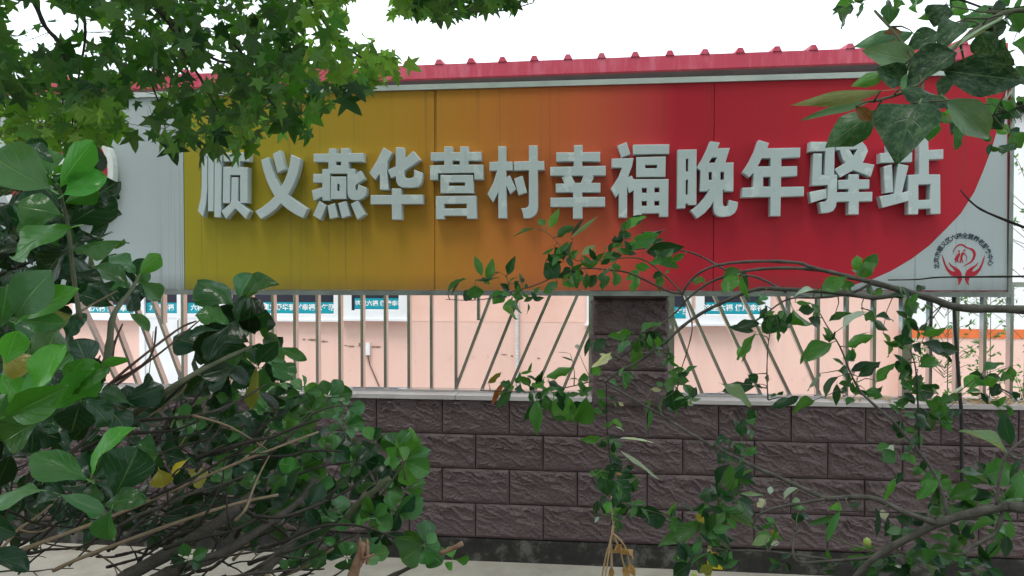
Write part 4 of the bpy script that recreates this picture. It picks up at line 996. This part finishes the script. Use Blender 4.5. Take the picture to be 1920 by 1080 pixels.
# ------------------------------------------------------------------ fruit tree at the right
rf_ = random.Random(21)
fruit = empty('fruit_tree', (1.75, -2.75, 0), 'fruit tree with long drooping branches and insect-bitten leaves at right', 'tree')
GRP = [
 (830, 380, 3.84, 2.0, [(665,188,522,230,32,'g'),(735,158,680,120,40,'g'),(765,180,828,48,48,'l'),(825,245,950,172,55,'g'),(930,250,1110,108,24,'p'),(800,328,712,380,22,'g'),(870,390,895,285,50,'g'),(905,400,970,345,45,'g'),(1000,375,1095,310,40,'p'),(860,430,755,380,80,'d'),(830,540,740,440,110,'d'),(920,470,850,540,80,'d'),(890,560,900,620,70,'g'),(960,500,965,610,85,'g'),(830,580,750,625,55,'m'),(1040,510,1020,620,45,'g'),(1150,505,1155,615,75,'g'),(1240,500,1245,600,55,'m'),(1400,505,1365,635,60,'l'),(1440,430,1440,500,90,'g'),(1240,430,1240,510,65,'g'),(1300,260,1220,270,60,'d'),(1310,200,1345,110,45,'g'),(1345,185,1445,95,65,'l'),(1330,260,1340,205,50,'g'),(1380,260,1550,240,100,'g'),(1330,300,1450,290,60,'g'),(1300,310,1210,340,60,'g'),(1470,355,1720,320,90,'d'),(1520,320,1585,260,60,'d'),(1740,370,1650,420,40,'g'),(1260,380,1140,430,60,'g'),(1120,430,1005,430,60,'g'),(1580,530,1560,630,48,'g'),(1600,520,1610,555,35,'g'),(1800,570,1890,560,50,'g'),
   (40,640,150,545,45,'g'),(230,690,230,600,100,'g'),(320,560,360,410,55,'g'),(235,555,390,530,35,'d'),(325,540,335,600,35,'g'),(468,520,515,395,50,'d'),(470,590,520,530,45,'g'),(510,590,555,560,30,'g'),(570,580,570,530,38,'d'),(440,640,360,730,80,'g'),(490,660,400,650,50,'g'),(500,680,500,830,120,'l'),(530,690,545,790,65,'m'),(580,690,500,660,40,'g'),
   (1360,935,1205,960,70,'l'),(1430,930,1555,870,60,'g'),(1440,950,1570,1070,70,'l'),(1440,960,1480,1075,75,'g'),(1410,980,1400,1079,50,'g'),(1350,1000,1260,1075,60,'m'),(1460,940,1530,980,50,'d')]),
 (900, 620, 3.84, 2.05, [(1150,100,1110,270,70,'l'),(1140,60,1135,165,45,'g'),(900,60,820,150,60,'d'),(940,160,820,260,50,'w'),(950,200,870,170,40,'w'),(790,50,755,180,30,'d'),(700,130,700,95,35,'w'),(650,165,550,152,14,'d'),(870,270,810,310,60,'l'),(60,375,150,305,42,'o'),(170,370,85,530,35,'r'),(260,380,290,310,40,'g'),(290,310,380,290,22,'l'),(290,330,355,390,40,'l'),(480,330,655,260,70,'l'),(490,360,610,400,80,'d'),(570,430,590,580,70,'d'),(220,400,150,370,60,'g'),(220,440,130,555,55,'g'),(250,420,320,430,60,'d'),(395,410,380,370,40,'g'),(440,380,400,410,50,'l'),(360,440,400,510,60,'g'),(410,500,410,735,75,'g'),(470,480,480,570,80,'g'),(530,500,690,630,140,'l'),(770,490,690,670,130,'l'),(740,430,735,480,50,'g'),(700,350,640,345,40,'g'),(780,330,720,350,50,'g'),(920,360,1015,400,40,'g'),(860,490,880,570,50,'g'),(810,570,875,610,45,'g'),(840,430,900,480,50,'g'),(1000,515,1035,545,25,'w'),(950,510,985,550,35,'g'),
   (1390,370,1500,360,80,'g'),(1400,400,1330,380,90,'m'),(1410,420,1480,570,80,'d'),(1380,430,1400,580,110,'d'),(1310,480,1300,610,50,'g'),(1490,400,1525,500,50,'g'),(1230,420,1310,430,30,'w'),(1280,400,1310,370,50,'g'),(1230,490,1190,600,25,'g'),(1230,560,1210,710,28,'g'),(1420,570,1420,615,40,'g'),(1480,510,1540,540,30,'p'),
   (920,700,940,650,70,'l'),(940,660,1025,690,45,'l'),(975,690,1040,720,20,'w'),(870,770,730,785,45,'l'),(930,785,1025,820,35,'p'),(1010,775,1235,800,20,'w'),(1010,865,1275,1060,26,'w'),(880,790,900,840,60,'d'),(820,1010,800,1045,40,'g'),(870,1010,850,1075,55,'g'),(920,960,930,1079,60,'d'),(1010,1020,1075,1000,50,'d'),(1860,190,1915,95,55,'l')]),
 (1050, 760, 3.376, 1.95, [(280,430,300,570,90,'d'),(330,480,440,600,110,'d'),(360,460,470,540,100,'d'),(340,580,360,640,80,'d'),(240,600,225,700,35,'d'),(320,610,290,680,55,'l'),(340,700,380,650,45,'l'),(380,620,400,700,70,'d'),(650,690,480,700,95,'d'),(670,690,735,615,30,'l'),(360,730,370,800,50,'g'),(250,710,215,740,30,'w'),(440,650,480,640,50,'d'),(1240,30,1200,90,60,'d'),(1150,200,1160,90,60,'d'),(1190,150,1215,210,60,'g'),(1085,225,975,245,60,'d'),(1140,250,1110,310,50,'d'),(1080,340,1010,310,60,'d'),(1100,360,1080,310,40,'d'),(1080,370,1000,560,70,'d'),(1080,380,1090,570,70,'g'),(1120,430,1120,570,35,'d'),(1010,560,880,560,75,'d'),(1000,540,945,510,60,'d'),(1030,540,1090,620,60,'d'),(1010,600,1040,760,75,'g'),(1070,650,1220,760,90,'m'),(1000,730,900,800,100,'g'),(900,740,640,880,75,'g'),(880,830,830,960,110,'d'),(980,800,1110,840,80,'d'),(960,850,1070,880,80,'d'),(1000,900,1060,970,60,'d'),(960,930,1020,1040,90,'y'),(900,1010,950,1075,75,'o'),(820,1000,720,1080,80,'d'),(780,930,740,970,40,'p'),(740,760,690,780,50,'g'),(870,730,920,690,50,'o'),(690,720,760,740,40,'g'),(1140,560,1280,565,22,'p'),(940,890,945,930,40,'w'),(1300,600,1250,640,50,'w'),(1330,560,1335,510,35,'w'),(1420,590,1500,520,35,'w'),(1470,610,1525,600,40,'p'),(1480,650,1555,655,45,'l'),(1510,680,1500,745,60,'d'),(1290,790,1290,850,60,'m'),(1330,830,1220,880,50,'p'),(1340,830,1380,800,50,'o'),(1390,870,1330,880,35,'w')]),
 (1500, 760, 3.376, 1.7, [(640,100,610,180,60,'d'),(740,50,845,145,75,'d'),(650,170,620,210,45,'d'),(710,260,750,200,50,'d'),(700,290,670,250,40,'d'),(590,250,530,290,40,'w'),(600,300,515,350,75,'g'),(640,310,690,350,55,'g'),(1315,300,1050,150,85,'p'),(1210,500,1010,400,110,'g'),(1170,440,1340,400,140,'g'),(1140,420,1160,390,50,'o'),(870,470,740,590,75,'l'),(860,450,800,430,50,'g'),(890,470,950,530,60,'g'),(875,480,890,630,25,'d'),(610,460,550,600,40,'l'),(950,580,1120,530,90,'g'),(1100,600,1230,570,80,'d'),(1350,590,1418,420,120,'g'),(1250,620,1300,560,60,'g'),(1280,640,1418,600,40,'p'),(820,680,890,640,60,'g'),(850,710,940,700,40,'g'),(900,690,1040,640,40,'m'),(690,740,800,680,70,'d'),(270,670,190,650,50,'l'),(250,670,165,860,40,'g'),(310,640,380,630,35,'d'),(480,650,485,830,30,'d'),(500,700,560,690,50,'w'),(540,830,560,720,55,'d'),(740,790,640,800,70,'g'),(650,790,550,800,45,'p'),(1250,740,1090,790,55,'l'),(1240,760,1310,800,60,'g'),(1060,740,1120,850,90,'d'),(480,900,330,920,30,'g'),(830,830,940,850,40,'g'),(700,950,860,1060,110,'g'),(860,960,780,920,80,'g'),(880,930,970,980,80,'m'),(980,960,1060,960,60,'g'),(1040,1000,1160,1060,70,'d'),(1000,1050,1080,1070,60,'g'),(600,960,560,990,50,'d'),(740,1000,690,1040,60,'g'),(530,980,420,1010,35,'p'),(640,1030,600,1010,40,'w'),(500,1060,420,1079,50,'g'),(820,1060,900,1085,50,'d')]),
 (1280, 480, 3.0, 1.8, [(310,110,230,210,70,'l'),(330,110,370,240,35,'l'),(60,150,130,140,40,'g'),(740,190,640,215,30,'w'),(780,190,915,130,70,'g'),(900,190,960,150,60,'g'),(985,85,985,0,65,'l'),(985,110,1105,50,70,'l'),(1070,230,1110,180,45,'g'),(1320,200,1360,160,35,'d'),(460,220,440,250,60,'m'),(470,280,430,370,80,'d'),(480,330,560,440,120,'d'),(430,380,290,400,50,'d'),(400,440,300,570,55,'l'),(370,670,420,710,45,'d'),(430,720,440,750,40,'d'),(635,260,720,260,25,'l'),(620,300,715,390,65,'l'),(750,340,740,270,75,'g'),(840,360,940,320,40,'g'),(900,400,1020,310,45,'w'),(930,510,1075,450,50,'l'),(830,490,665,585,60,'l'),(1090,340,1190,350,50,'d'),(1020,330,1080,360,60,'g'),(1250,300,1330,270,80,'g'),(1340,300,1375,290,35,'l'),(1280,350,1250,400,60,'d'),(1340,440,1490,410,40,'l'),(1345,490,1510,580,75,'d'),(1330,620,1435,590,50,'g'),(1290,500,1340,545,55,'d'),(1130,430,1180,550,60,'g'),(1240,500,1250,440,80,'d'),(1250,600,1270,700,80,'g'),(870,680,800,790,40,'d'),(1090,710,1185,610,50,'l'),(990,680,1110,600,50,'d'),(880,650,945,680,80,'g'),(950,690,890,720,50,'g'),(770,660,695,740,40,'p'),(610,800,505,850,40,'d'),(740,810,630,870,50,'l'),(530,780,490,790,25,'g'),(1030,760,1120,790,55,'g'),(960,800,920,830,45,'g'),(1325,720,1420,770,90,'d'),(1320,660,1325,740,35,'g'),(225,720,380,830,70,'p'),(1320,890,1410,960,70,'d'),(1500,850,1400,900,60,'g'),(1520,800,1450,830,50,'g'),(1670,680,1590,740,70,'l'),(1690,650,1800,600,50,'g'),(1720,680,1740,740,60,'l'),(1780,720,1740,790,50,'d'),(1840,620,1850,700,40,'g'),(1440,780,1420,740,50,'p'),(1540,770,1560,730,40,'w'),(1860,800,1900,780,50,'d')]),
]
nf = 0; fm = Mass(); fpr = [simple(OVA, s) for s in (5, 6)]
allf = []
for (ox, oy, s, d, L_) in GRP:
    for (a, b, c, e, wd, t) in L_: allf.append((ox + a / s, oy + b / s, ox + c / s, oy + e / s, wd / s, d + rf_.uniform(-.07, .07), t, False))
TOP = [(1712,62,1604,84,36,.95,'m'),(1722,116,1620,94,48,.9,'p'),(1880,28,1700,132,34,.85,'p'),(1792,98,1698,158,66,.84,'d'),(1696,152,1644,128,44,.9,'d'),(1772,132,1930,152,70,.84,'d'),(1652,170,1485,194,26,.8,'o'),(1632,190,1502,223,18,.82,'m'),(1642,208,1548,272,58,.84,'g'),(1722,192,1676,292,104,.8,'d'),(1688,166,1796,186,46,.82,'d'),(1780,188,1864,262,56,.8,'p'),(1720,190,1786,196,26,.82,'p'),(1605,200,1636,228,22,.81,'r'),(1662,138,1596,160,24,.9,'l'),(1772,8,1748,48,48,.95,'d'),(1800,40,1760,90,44,.9,'d'),(1760,60,1700,90,40,.95,'d'),(1840,60,1860,110,46,.95,'d'),(1790,90,1740,120,44,.92,'d'),(1800,150,1760,180,40,.88,'d'),(1690,170,1730,150,34,.86,'m'),(1870,90,1900,125,40,.9,'d'),(1690,60,1650,72,24,.95,'r')]
for t in TOP: allf.append(t + (True,))
SM = [(1595,18,1570,52,25,'g'),(1665,8,1668,43,26,'g'),(1620,6,1615,33,20,'g'),(1600,2,1570,8,18,'l'),(1690,0,1680,14,18,'l'),(1590,12,1560,28,10,'g'),(1745,225,1742,262,26,'g'),(1760,230,1735,245,22,'l'),(1790,235,1785,278,24,'g'),(1775,215,1760,225,22,'l'),(1800,205,1775,212,20,'l'),(1830,200,1845,230,24,'g'),(1815,250,1845,240,30,'g'),(1860,215,1880,240,26,'d'),(1850,185,1870,215,26,'g'),(1880,190,1905,220,30,'d'),(1895,250,1915,275,26,'g'),(1870,250,1890,235,22,'l'),(1880,290,1900,270,24,'d'),(1910,180,1918,210,26,'l'),(1890,20,1915,60,40,'g'),(1850,10,1820,40,36,'g'),(1830,30,1860,50,34,'l'),(1900,80,1925,100,34,'g'),(1870,0,1850,30,30,'d'),(1720,0,1715,22,24,'l'),(1745,10,1725,36,24,'g'),(1805,0,1790,25,30,'l'),(1820,60,1850,80,30,'g'),(1905,125,1925,160,36,'g')]
for (a, b, c, e, wd, t) in SM: allf.append((a, b, c, e, wd, rf_.uniform(1.3, 1.7), t, False))
for r in [(1840,40,40),(1890,50,40),(1870,110,36),(1900,210,30),(1860,270,22),(1895,20,40),(1330,990,40),(1290,1050,40),(1350,1060,36),(1700,1060,40),(1780,1050,44),(1840,960,40),(1900,900,44),(1880,1010,40),(1620,1040,30),(1200,950,26),(1160,870,26),(1700,740,26),(1720,620,22),(1170,700,24),(1020,735,24),(1450,990,24),(1470,1050,24),(1700,590,26),(1690,640,28),(1700,690,28),(1715,730,28),(1690,770,26),(1720,810,26),(1700,560,24),(1395,850,24),(1385,890,26),(1375,930,28),(1360,965,28),(1320,1010,30),(1310,960,28),(1150,850,20),(1140,890,22),(1165,925,24),(1150,960,22),(1280,700,24),(1290,740,24),(1250,670,24),(1230,650,24),(1050,480,24),(1080,510,24),(1180,470,24),(1110,490,24),(1140,480,22),(1240,480,24),(1000,560,20),(960,560,22),(1060,735,22),(1000,720,20),(1100,735,22),(1560,640,22),(1590,680,24),(1610,730,22),(1800,940,34),(1850,900,36),(1900,950,36),(1760,930,28),(1740,1030,34),(1850,1060,36),(1660,1050,30),(1560,1060,26),(1800,1000,30),(1720,880,26),(1440,600,22),(1465,610,24),(1840,730,26),(1880,760,24),(1780,790,24),(1760,780,24)]:
    for k in range(5):
        a = rf_.uniform(0, 6.28); x, y = r[0] + rf_.uniform(-10, 10), r[1] + rf_.uniform(-10, 10)
        d = 1.75 if r[1] > 300 else 1.4
        b = Q(x, y, d); t = Q(x + r[2] * math.cos(a), y + r[2] * math.sin(a), d + rf_.uniform(-.02, .02))
        fm.add(rf_.choice(fpr), leaf_matrix(b, t, r[2] * .5 * d / FPX, rf_, .6), tint(rf_.choice('gdg'), rf_))
for (a, b, c, e, wd, d, t, sp) in allf:
    if sp or t in 'wyr' or rf_.random() < .35: continue
    j = 15; an = rf_.uniform(-1, 1); vx, vy = c - a, e - b; k_ = rf_.uniform(.7, 1.05)
    a2, b2 = a + rf_.uniform(-j, j), b + rf_.uniform(-j, j); c2 = a2 + k_ * (vx * math.cos(an) - vy * math.sin(an)); e2 = b2 + k_ * (vx * math.sin(an) + vy * math.cos(an))
    b_, t_ = Q(a2, b2, d + .05), Q(c2, e2, d + .05 + rf_.uniform(-.02, .02)); fm.add(rf_.choice(fpr), leaf_matrix(b_, t_, wd * d / FPX * 1.15, rf_, .6), tint(rf_.choice('gd'), rf_))
for i, (a, b, c, e, wd, d, t, sp) in enumerate(sorted(allf, key=lambda q: -q[4] * math.hypot(q[2] - q[0], q[3] - q[1]))):
    if i < 299: put_leaf(fruit, speck_leaves if sp else fruit_leaves, a, b, c, e, wd, d, t, rf_, .3 if sp else .5, WK=1.1 if sp else 1.3, LK=1.0 if sp else 1.08)
    else:
        b_, t_ = Q(a, b, d), Q(c, e, d + .01); fm.add(rf_.choice(fpr), leaf_matrix(b_, t_, wd * d / FPX * 1.1, rf_, .5), tint(t, rf_))
FB = [
 ([(2100,600,1.7),(1920,581,1.75),(1800,577,1.78),(1747,560,1.8),(1693,545,1.8),(1630,528,1.82)], .020, .012, 'wood_plum'),
 ([(1630,528,1.82),(1593,520,1.82),(1547,508,1.85),(1487,503,1.88),(1423,505,1.9),(1380,513,1.9),(1330,530,1.95),(1290,560,1.98),(1262,590,2.0),(1200,640,2.0),(1160,675,2.02)], .010, .003, 'wood_plum'),
 ([(1600,520,1.83),(1523,502,1.84),(1497,493,1.85),(1423,490,1.88),(1347,497,1.9),(1307,515,1.95),(1287,537,1.97),(1280,552,1.98)], .009, .004, 'wood_plum'),
 ([(1683,552,1.8),(1637,558,1.8),(1563,548,1.82),(1467,542,1.85),(1423,542,1.88),(1387,553,1.9),(1323,583,1.95),(1280,612,1.98),(1240,648,2.0),(1190,682,2.02),(1155,700,2.03),(1135,718,2.04)], .011, .005, 'wood_plum'),
 ([(1640,527,1.82),(1600,548,1.82),(1540,558,1.82),(1480,560,1.84),(1440,585,1.86)], .007, .003, 'wood_plum'),
 ([(1475,548,1.87),(1420,520,1.88),(1373,512,1.9),(1313,480,1.95),(1280,470,1.97),(1240,464,1.98),(1190,468,2.0)], .006, .003, 'wood_plum'),
 ([(1280,550,1.98),(1262,549,1.98),(1240,540,1.99),(1180,512,2.0),(1140,506,2.0),(1095,503,2.0),(1050,515,2.0),(1000,536,2.0),(958,547,2.0),(920,559,2.0),(880,563,2.0),(835,561,2.0)], .006, .0015, 'wood_red'),
 ([(1280,550,1.98),(1250,520,1.99),(1213,490,2.0),(1180,483,2.0),(1130,488,2.0),(1080,488,2.0),(1060,470,2.0),(1030,440,2.0),(1005,428,2.0)], .004, .0012, 'wood_green'),
 ([(1278,552,1.98),(1290,580,1.98),(1298,615,1.98),(1288,660,1.98),(1275,700,1.99),(1270,730,2.0)], .0035, .002, 'wood_red'),
 ([(1165,470,2.0),(1170,440,2.0),(1168,425,2.0)], .0025, .0015, 'wood_green'), ([(1075,480,2.0),(1073,450,2.0)], .002, .001, 'wood_green'), ([(955,545,2.0),(950,520,2.0),(935,510,2.0)], .002, .001, 'wood_green'),
 ([(2150,960,1.5),(1920,952,1.58),(1880,950,1.6),(1780,973,1.62),(1730,995,1.65),(1647,1040,1.68),(1600,1085,1.7)], .022, .011, 'wood_plum'),
 ([(1755,980,1.63),(1700,962,1.65),(1633,933,1.7),(1553,935,1.74),(1533,928,1.76),(1467,898,1.8),(1420,878,1.84),(1390,863,1.86),(1330,833,1.9),(1280,804,1.95),(1237,777,2.0),(1173,740,2.03),(1137,720,2.05)], .012, .005, 'wood_plum'),
 ([(1547,936,1.74),(1480,947,1.78),(1445,955,1.8),(1420,968,1.82),(1412,985,1.83)], .007, .004, 'wood_plum'),
 ([(1700,1010,1.66),(1640,1043,1.7),(1547,1052,1.74),(1493,1052,1.76),(1488,1010,1.78),(1495,998,1.78)], .008, .004, 'wood_plum'), ([(1560,1050,1.74),(1513,1043,1.76),(1440,1034,1.8),(1370,1032,1.84)], .006, .003, 'wood_plum'),
 ([(1780,975,1.62),(1758,900,1.65),(1723,847,1.68),(1677,793,1.7),(1640,760,1.72),(1613,733,1.74),(1595,700,1.76),(1575,650,1.78),(1550,610,1.8),(1538,588,1.8)], .008, .002, 'wood_plum'),
 ([(1723,850,1.68),(1722,780,1.7),(1717,693,1.72),(1707,658,1.74)], .005, .002, 'wood_dark'), ([(1868,950,1.6),(1875,890,1.6),(1890,850,1.6),(1925,820,1.6)], .006, .004, 'wood_plum'), ([(1890,850,1.6),(1905,860,1.6),(1925,858,1.6)], .004, .003, 'wood_plum'),
 ([(1805,1040,1.6),(1830,1020,1.6),(1865,1000,1.6),(1880,960,1.6)], .008, .008, 'wood_plum'), ([(1900,740,1.8),(1860,720,1.8),(1840,705,1.8)], .004, .002, 'wood_plum'), ([(1800,355,1.2),(1820,378,1.2),(1850,398,1.2),(1930,430,1.2)], .0015, .004, 'wood_dark'), ([(1665,525,1.5),(1720,524,1.5),(1760,520,1.5),(1850,519,1.5),(1940,518,1.5)], .002, .004, 'wood_dark'),
 ([(1440,750,1.82),(1438,700,1.83),(1440,650,1.84),(1446,610,1.85)], .003, .002, 'wood_red'), ([(1425,770,1.84),(1400,830,1.86),(1385,880,1.88)], .002, .002, 'wood_green'), ([(900,732,2.05),(1000,735,2.05),(1060,727,2.05),(1120,712,2.05)], .0025, .003, 'wood_red'), ([(1137,720,2.05),(1138,800,2.05),(1145,870,2.05),(1150,940,2.02)], .003, .002, 'wood_dark'),
 ([(980,975,2.02),(1020,982,2.02),(1080,975,2.0),(1115,968,2.0)], .002, .002, 'wood_red'), ([(1640,20,.95),(1700,90,.9),(1730,160,.84),(1715,195,.82)], .003, .0025, 'wood_green'), ([(1960,20,.9),(1880,25,.9),(1800,80,.86),(1720,160,.84),(1640,190,.82)], .006, .0025, 'wood_green'), ([(1930,195,1.4),(1840,222,1.4),(1780,228,1.4),(1735,230,1.4)], .004, .0015, 'wood_dark'), ([(1940,10,1.4),(1860,18,1.4),(1780,-5,1.4),(1660,-5,1.4),(1600,5,1.4)], .005, .0015, 'wood_dark'),
 ([(1270,730,2.0),(1225,765,2.0),(1215,790,2.0),(1214,830,2.0)], .0015, .001, 'wood_green'), ([(1545,1000,1.75),(1590,1020,1.72),(1640,1035,1.7)], .003, .003, 'wood_green'), ([(1555,958,1.74),(1640,960,1.7),(1700,962,1.66)], .0018, .002, 'wood_dark'),
]
for (p, a, b, m) in FB: branch(fruit, p, a * .56, b * .6, m, rnd=rf_)
stalks(fruit, [Q(q[0], q[1], q[5]) for q in allf], .16, 'wood_green', .0009)
for (a, b, r) in ((1626, 1017, .009), (1302, 1078, .006)):
    c = Q(a, b, 1.62); bm = bmesh.new(); bmesh.ops.create_uvsphere(bm, u_segments=12, v_segments=8, radius=r)
    for v in bm.verts: v.co.z *= 1.15; v.co.x *= .93
    me = bpy.data.meshes.new('fruit'); bm.to_mesh(me); bm.free(); me.polygons.foreach_set('use_smooth', [True] * len(me.polygons))
    me.materials.append(rough_mat('unripe_fruit', (.26, .36, .06), (.36, .44, .10), 60, .45, .1, .001)); link('unripe_fruit', me, fruit, Matrix.Translation(c))
bd_ = Q(1866, 158, .86)
mb = MB()
for k in range(7):
    a = k * .9; q = bd_ + RT * .0045 * math.cos(a) + UP * .0045 * math.sin(a)
    mb.tube([q - FW * .002, q + RT * .002 * math.cos(a) + UP * .002 * math.sin(a), q + RT * .003 * math.cos(a) + UP * .003 * math.sin(a) - FW * .005], [.003, .0055, .0015], 7)
mb.build('dried_blossom', rough_mat('dried_petal', (.34, .27, .25), (.50, .42, .39), 80, .9, .4), fruit, True)
for p_ in ([(1.75, -2.75, -.05), (1.72, -2.72, .4), (1.6, -2.7, .75), tuple(Q(2150, 960, 1.5))], [(1.72, -2.72, .4), (1.78, -2.72, 1.0), (1.72, -2.66, 1.4), tuple(Q(2100, 600, 1.7))], [(1.78, -2.72, 1.0), (1.75, -2.9, 1.7), (1.3, -3.3, 2.1), tuple(Q(1960, 20, .9))]):
    MB().tube(p_, [.06, .045, .03, 0.0125] if p_[0][2] < 0 else [.038, .030, .022, .0114 if p_[0][2] < .5 else .004], 9).build('trunk' if p_[0][2] < 0 else 'limb', M['wood_plum'], fruit, True)
for k in range(900):             # crown to the right of and above the picture
    th = rf_.uniform(0, 6.28); rr = rf_.random() ** .5
    c = Vector((2.15 + .95 * rr * math.cos(th), -3.2 + 1.0 * rr * math.sin(th), rf_.uniform(1.5, 3.3)))
    v = c - CAM; dz = v.dot(FW)
    if dz > .1 and 960 + FPX * v.dot(RT) / dz < 2000 and 540 - FPX * v.dot(UP) / dz > -60: continue
    dv = Vector((rf_.gauss(0, 1), rf_.gauss(0, 1), rf_.gauss(-.4, .6))).normalized() * .075
    fm.add(rf_.choice(fpr), leaf_matrix(c, c + dv, .04, rf_, .9), tint(rf_.choice('gdl'), rf_))
fm.build('small_leaves', M['leaf_fruit_mass'], fruit)

# ------------------------------------------------------------------ dry vine, cable, weeds behind the fence
dv_ = empty('dry_vine', (P(1140, 1085, -.5).x, -.5, 0), 'withered straw coloured vine hanging in front of the wall foot', 'vine')
for p in ([(1150,985,2.9),(1146,1010,2.9),(1136,1045,2.9),(1128,1085,2.9),(1124,1110,2.9)], [(1150,985,2.9),(1143,1030,2.88),(1134,1085,2.86)], [(1148,1000,2.9),(1165,1015,2.88),(1176,1035,2.88),(1180,1060,2.88)], [(1150,1005,2.9),(1162,1030,2.88),(1172,1070,2.87)], [(1146,1020,2.9),(1147,1060,2.88),(1146,1080,2.88)], [(1152,990,2.9),(1147,960,2.9),(1146,930,2.9)]):
    branch(dv_, p, .005, .0025, 'straw', 5, 'stem', rnd=rf_)
for (a, b, c, d, wd) in ((1176,1030,1188,1046,12),(1165,1020,1150,1036,14),(1172,1060,1178,1085,12),(1146,1060,1144,1090,9),(1180,1055,1190,1080,10),(1168,1028,1176,1040,12),(1158,890,1166,880,18)):
    o = put_leaf(dv_, fruit_leaves, a, b, c, d, wd, 2.88, 'g', rf_, .5); o.color = (.30, .19, .09, 1)
cb = MB().tube([P(1788, 556, -.03), P(1791, 620, -.05), P(1797, 700, -.06), P(1800, 745, -.06), P(1803, 775, -.05), P(1803, 850, -.04), P(1804, 905, -.035)], .010, 8).build('black_cable', M['black'])
tag(cb, 'black cable hanging down over the wall below the emblem', 'cable')
rw = random.Random(33)
for n_, (px, h_, lab) in enumerate(((1770, 560, 'sprawling thin weed behind the thick fence post and black cable'), (1915, 300, 'tall pale weed rising beyond the right end of the signboard'), (1850, 520, 'feathery weed behind the fence under the emblem'))):
    y0 = 1.1 + .35 * n_; base = P(px, 800, y0); top = P(px + 8, h_, y0)
    wd_ = empty('weed', (base.x, y0, 0), lab, 'weed', 'weeds behind the fence')
    MB().tube([(base.x, y0, 0), (base.x + .02, y0, top.z * .5), (top.x, y0, top.z)], [.006, .004, .002], 5).build('stem', M['wood_green'], wd_)
    mw = Mass()
    for k in range(34):
        z = rw.uniform(.75, top.z); a = rw.uniform(0, 6.28); l_ = rw.uniform(.1, .32)
        s_ = Vector((base.x, y0, z)); e = s_ + Vector((l_ * math.cos(a), .4 * l_ * math.sin(a), l_ * rw.uniform(.2, .9)))
        MB().tube([s_, s_ * .5 + e * .5 + Vector((0, 0, .02)), e], [.0025, .002, .001], 4).build('side_stem', M['wood_green'], wd_)
        for q in range(6):
            c = s_ + (e - s_) * rw.uniform(.4, 1); dvv = Vector((rw.gauss(0, 1), rw.gauss(0, .6), rw.gauss(0, 1))).normalized() * rw.uniform(.02, .05)
            mw.add(fpr[0], leaf_matrix(c, c + dvv, .014, rw, .6), tint(rw.choice('glm'), rw))
    mw.build('leaves', M['leaf_fruit_mass'], wd_)
# dry litter caught on the coping at the right
rl = random.Random(77); lt = Mass()
for k in range(420):
    c = Vector((P(rl.uniform(1560, 1935), 760, 0).x, rl.uniform(-.02, .08), zc1 + .004 + abs(rl.gauss(0, .012))))
    if c.x < P(1760, 760, 0).x and rl.random() < .75: continue
    a = rl.uniform(0, 6.28); dv = Vector((math.cos(a), .6 * math.sin(a), rl.gauss(0, .25))).normalized() * rl.uniform(.02, .05)
    t_ = rl.choice([(.30, .20, .10), (.22, .15, .08), (.38, .29, .16), (.12, .085, .05)])
    lt.add(fpr[0], leaf_matrix(c, c + dv, rl.uniform(.004, .016), rl, .3, (rl.gauss(0, .3), rl.gauss(-.3, .3), 1)), t_ + (1,))
tag(lt.build('dry_litter', M['leaf_fruit_mass'], None), 'dry straw and leaf litter caught on the coping at right', 'litter')
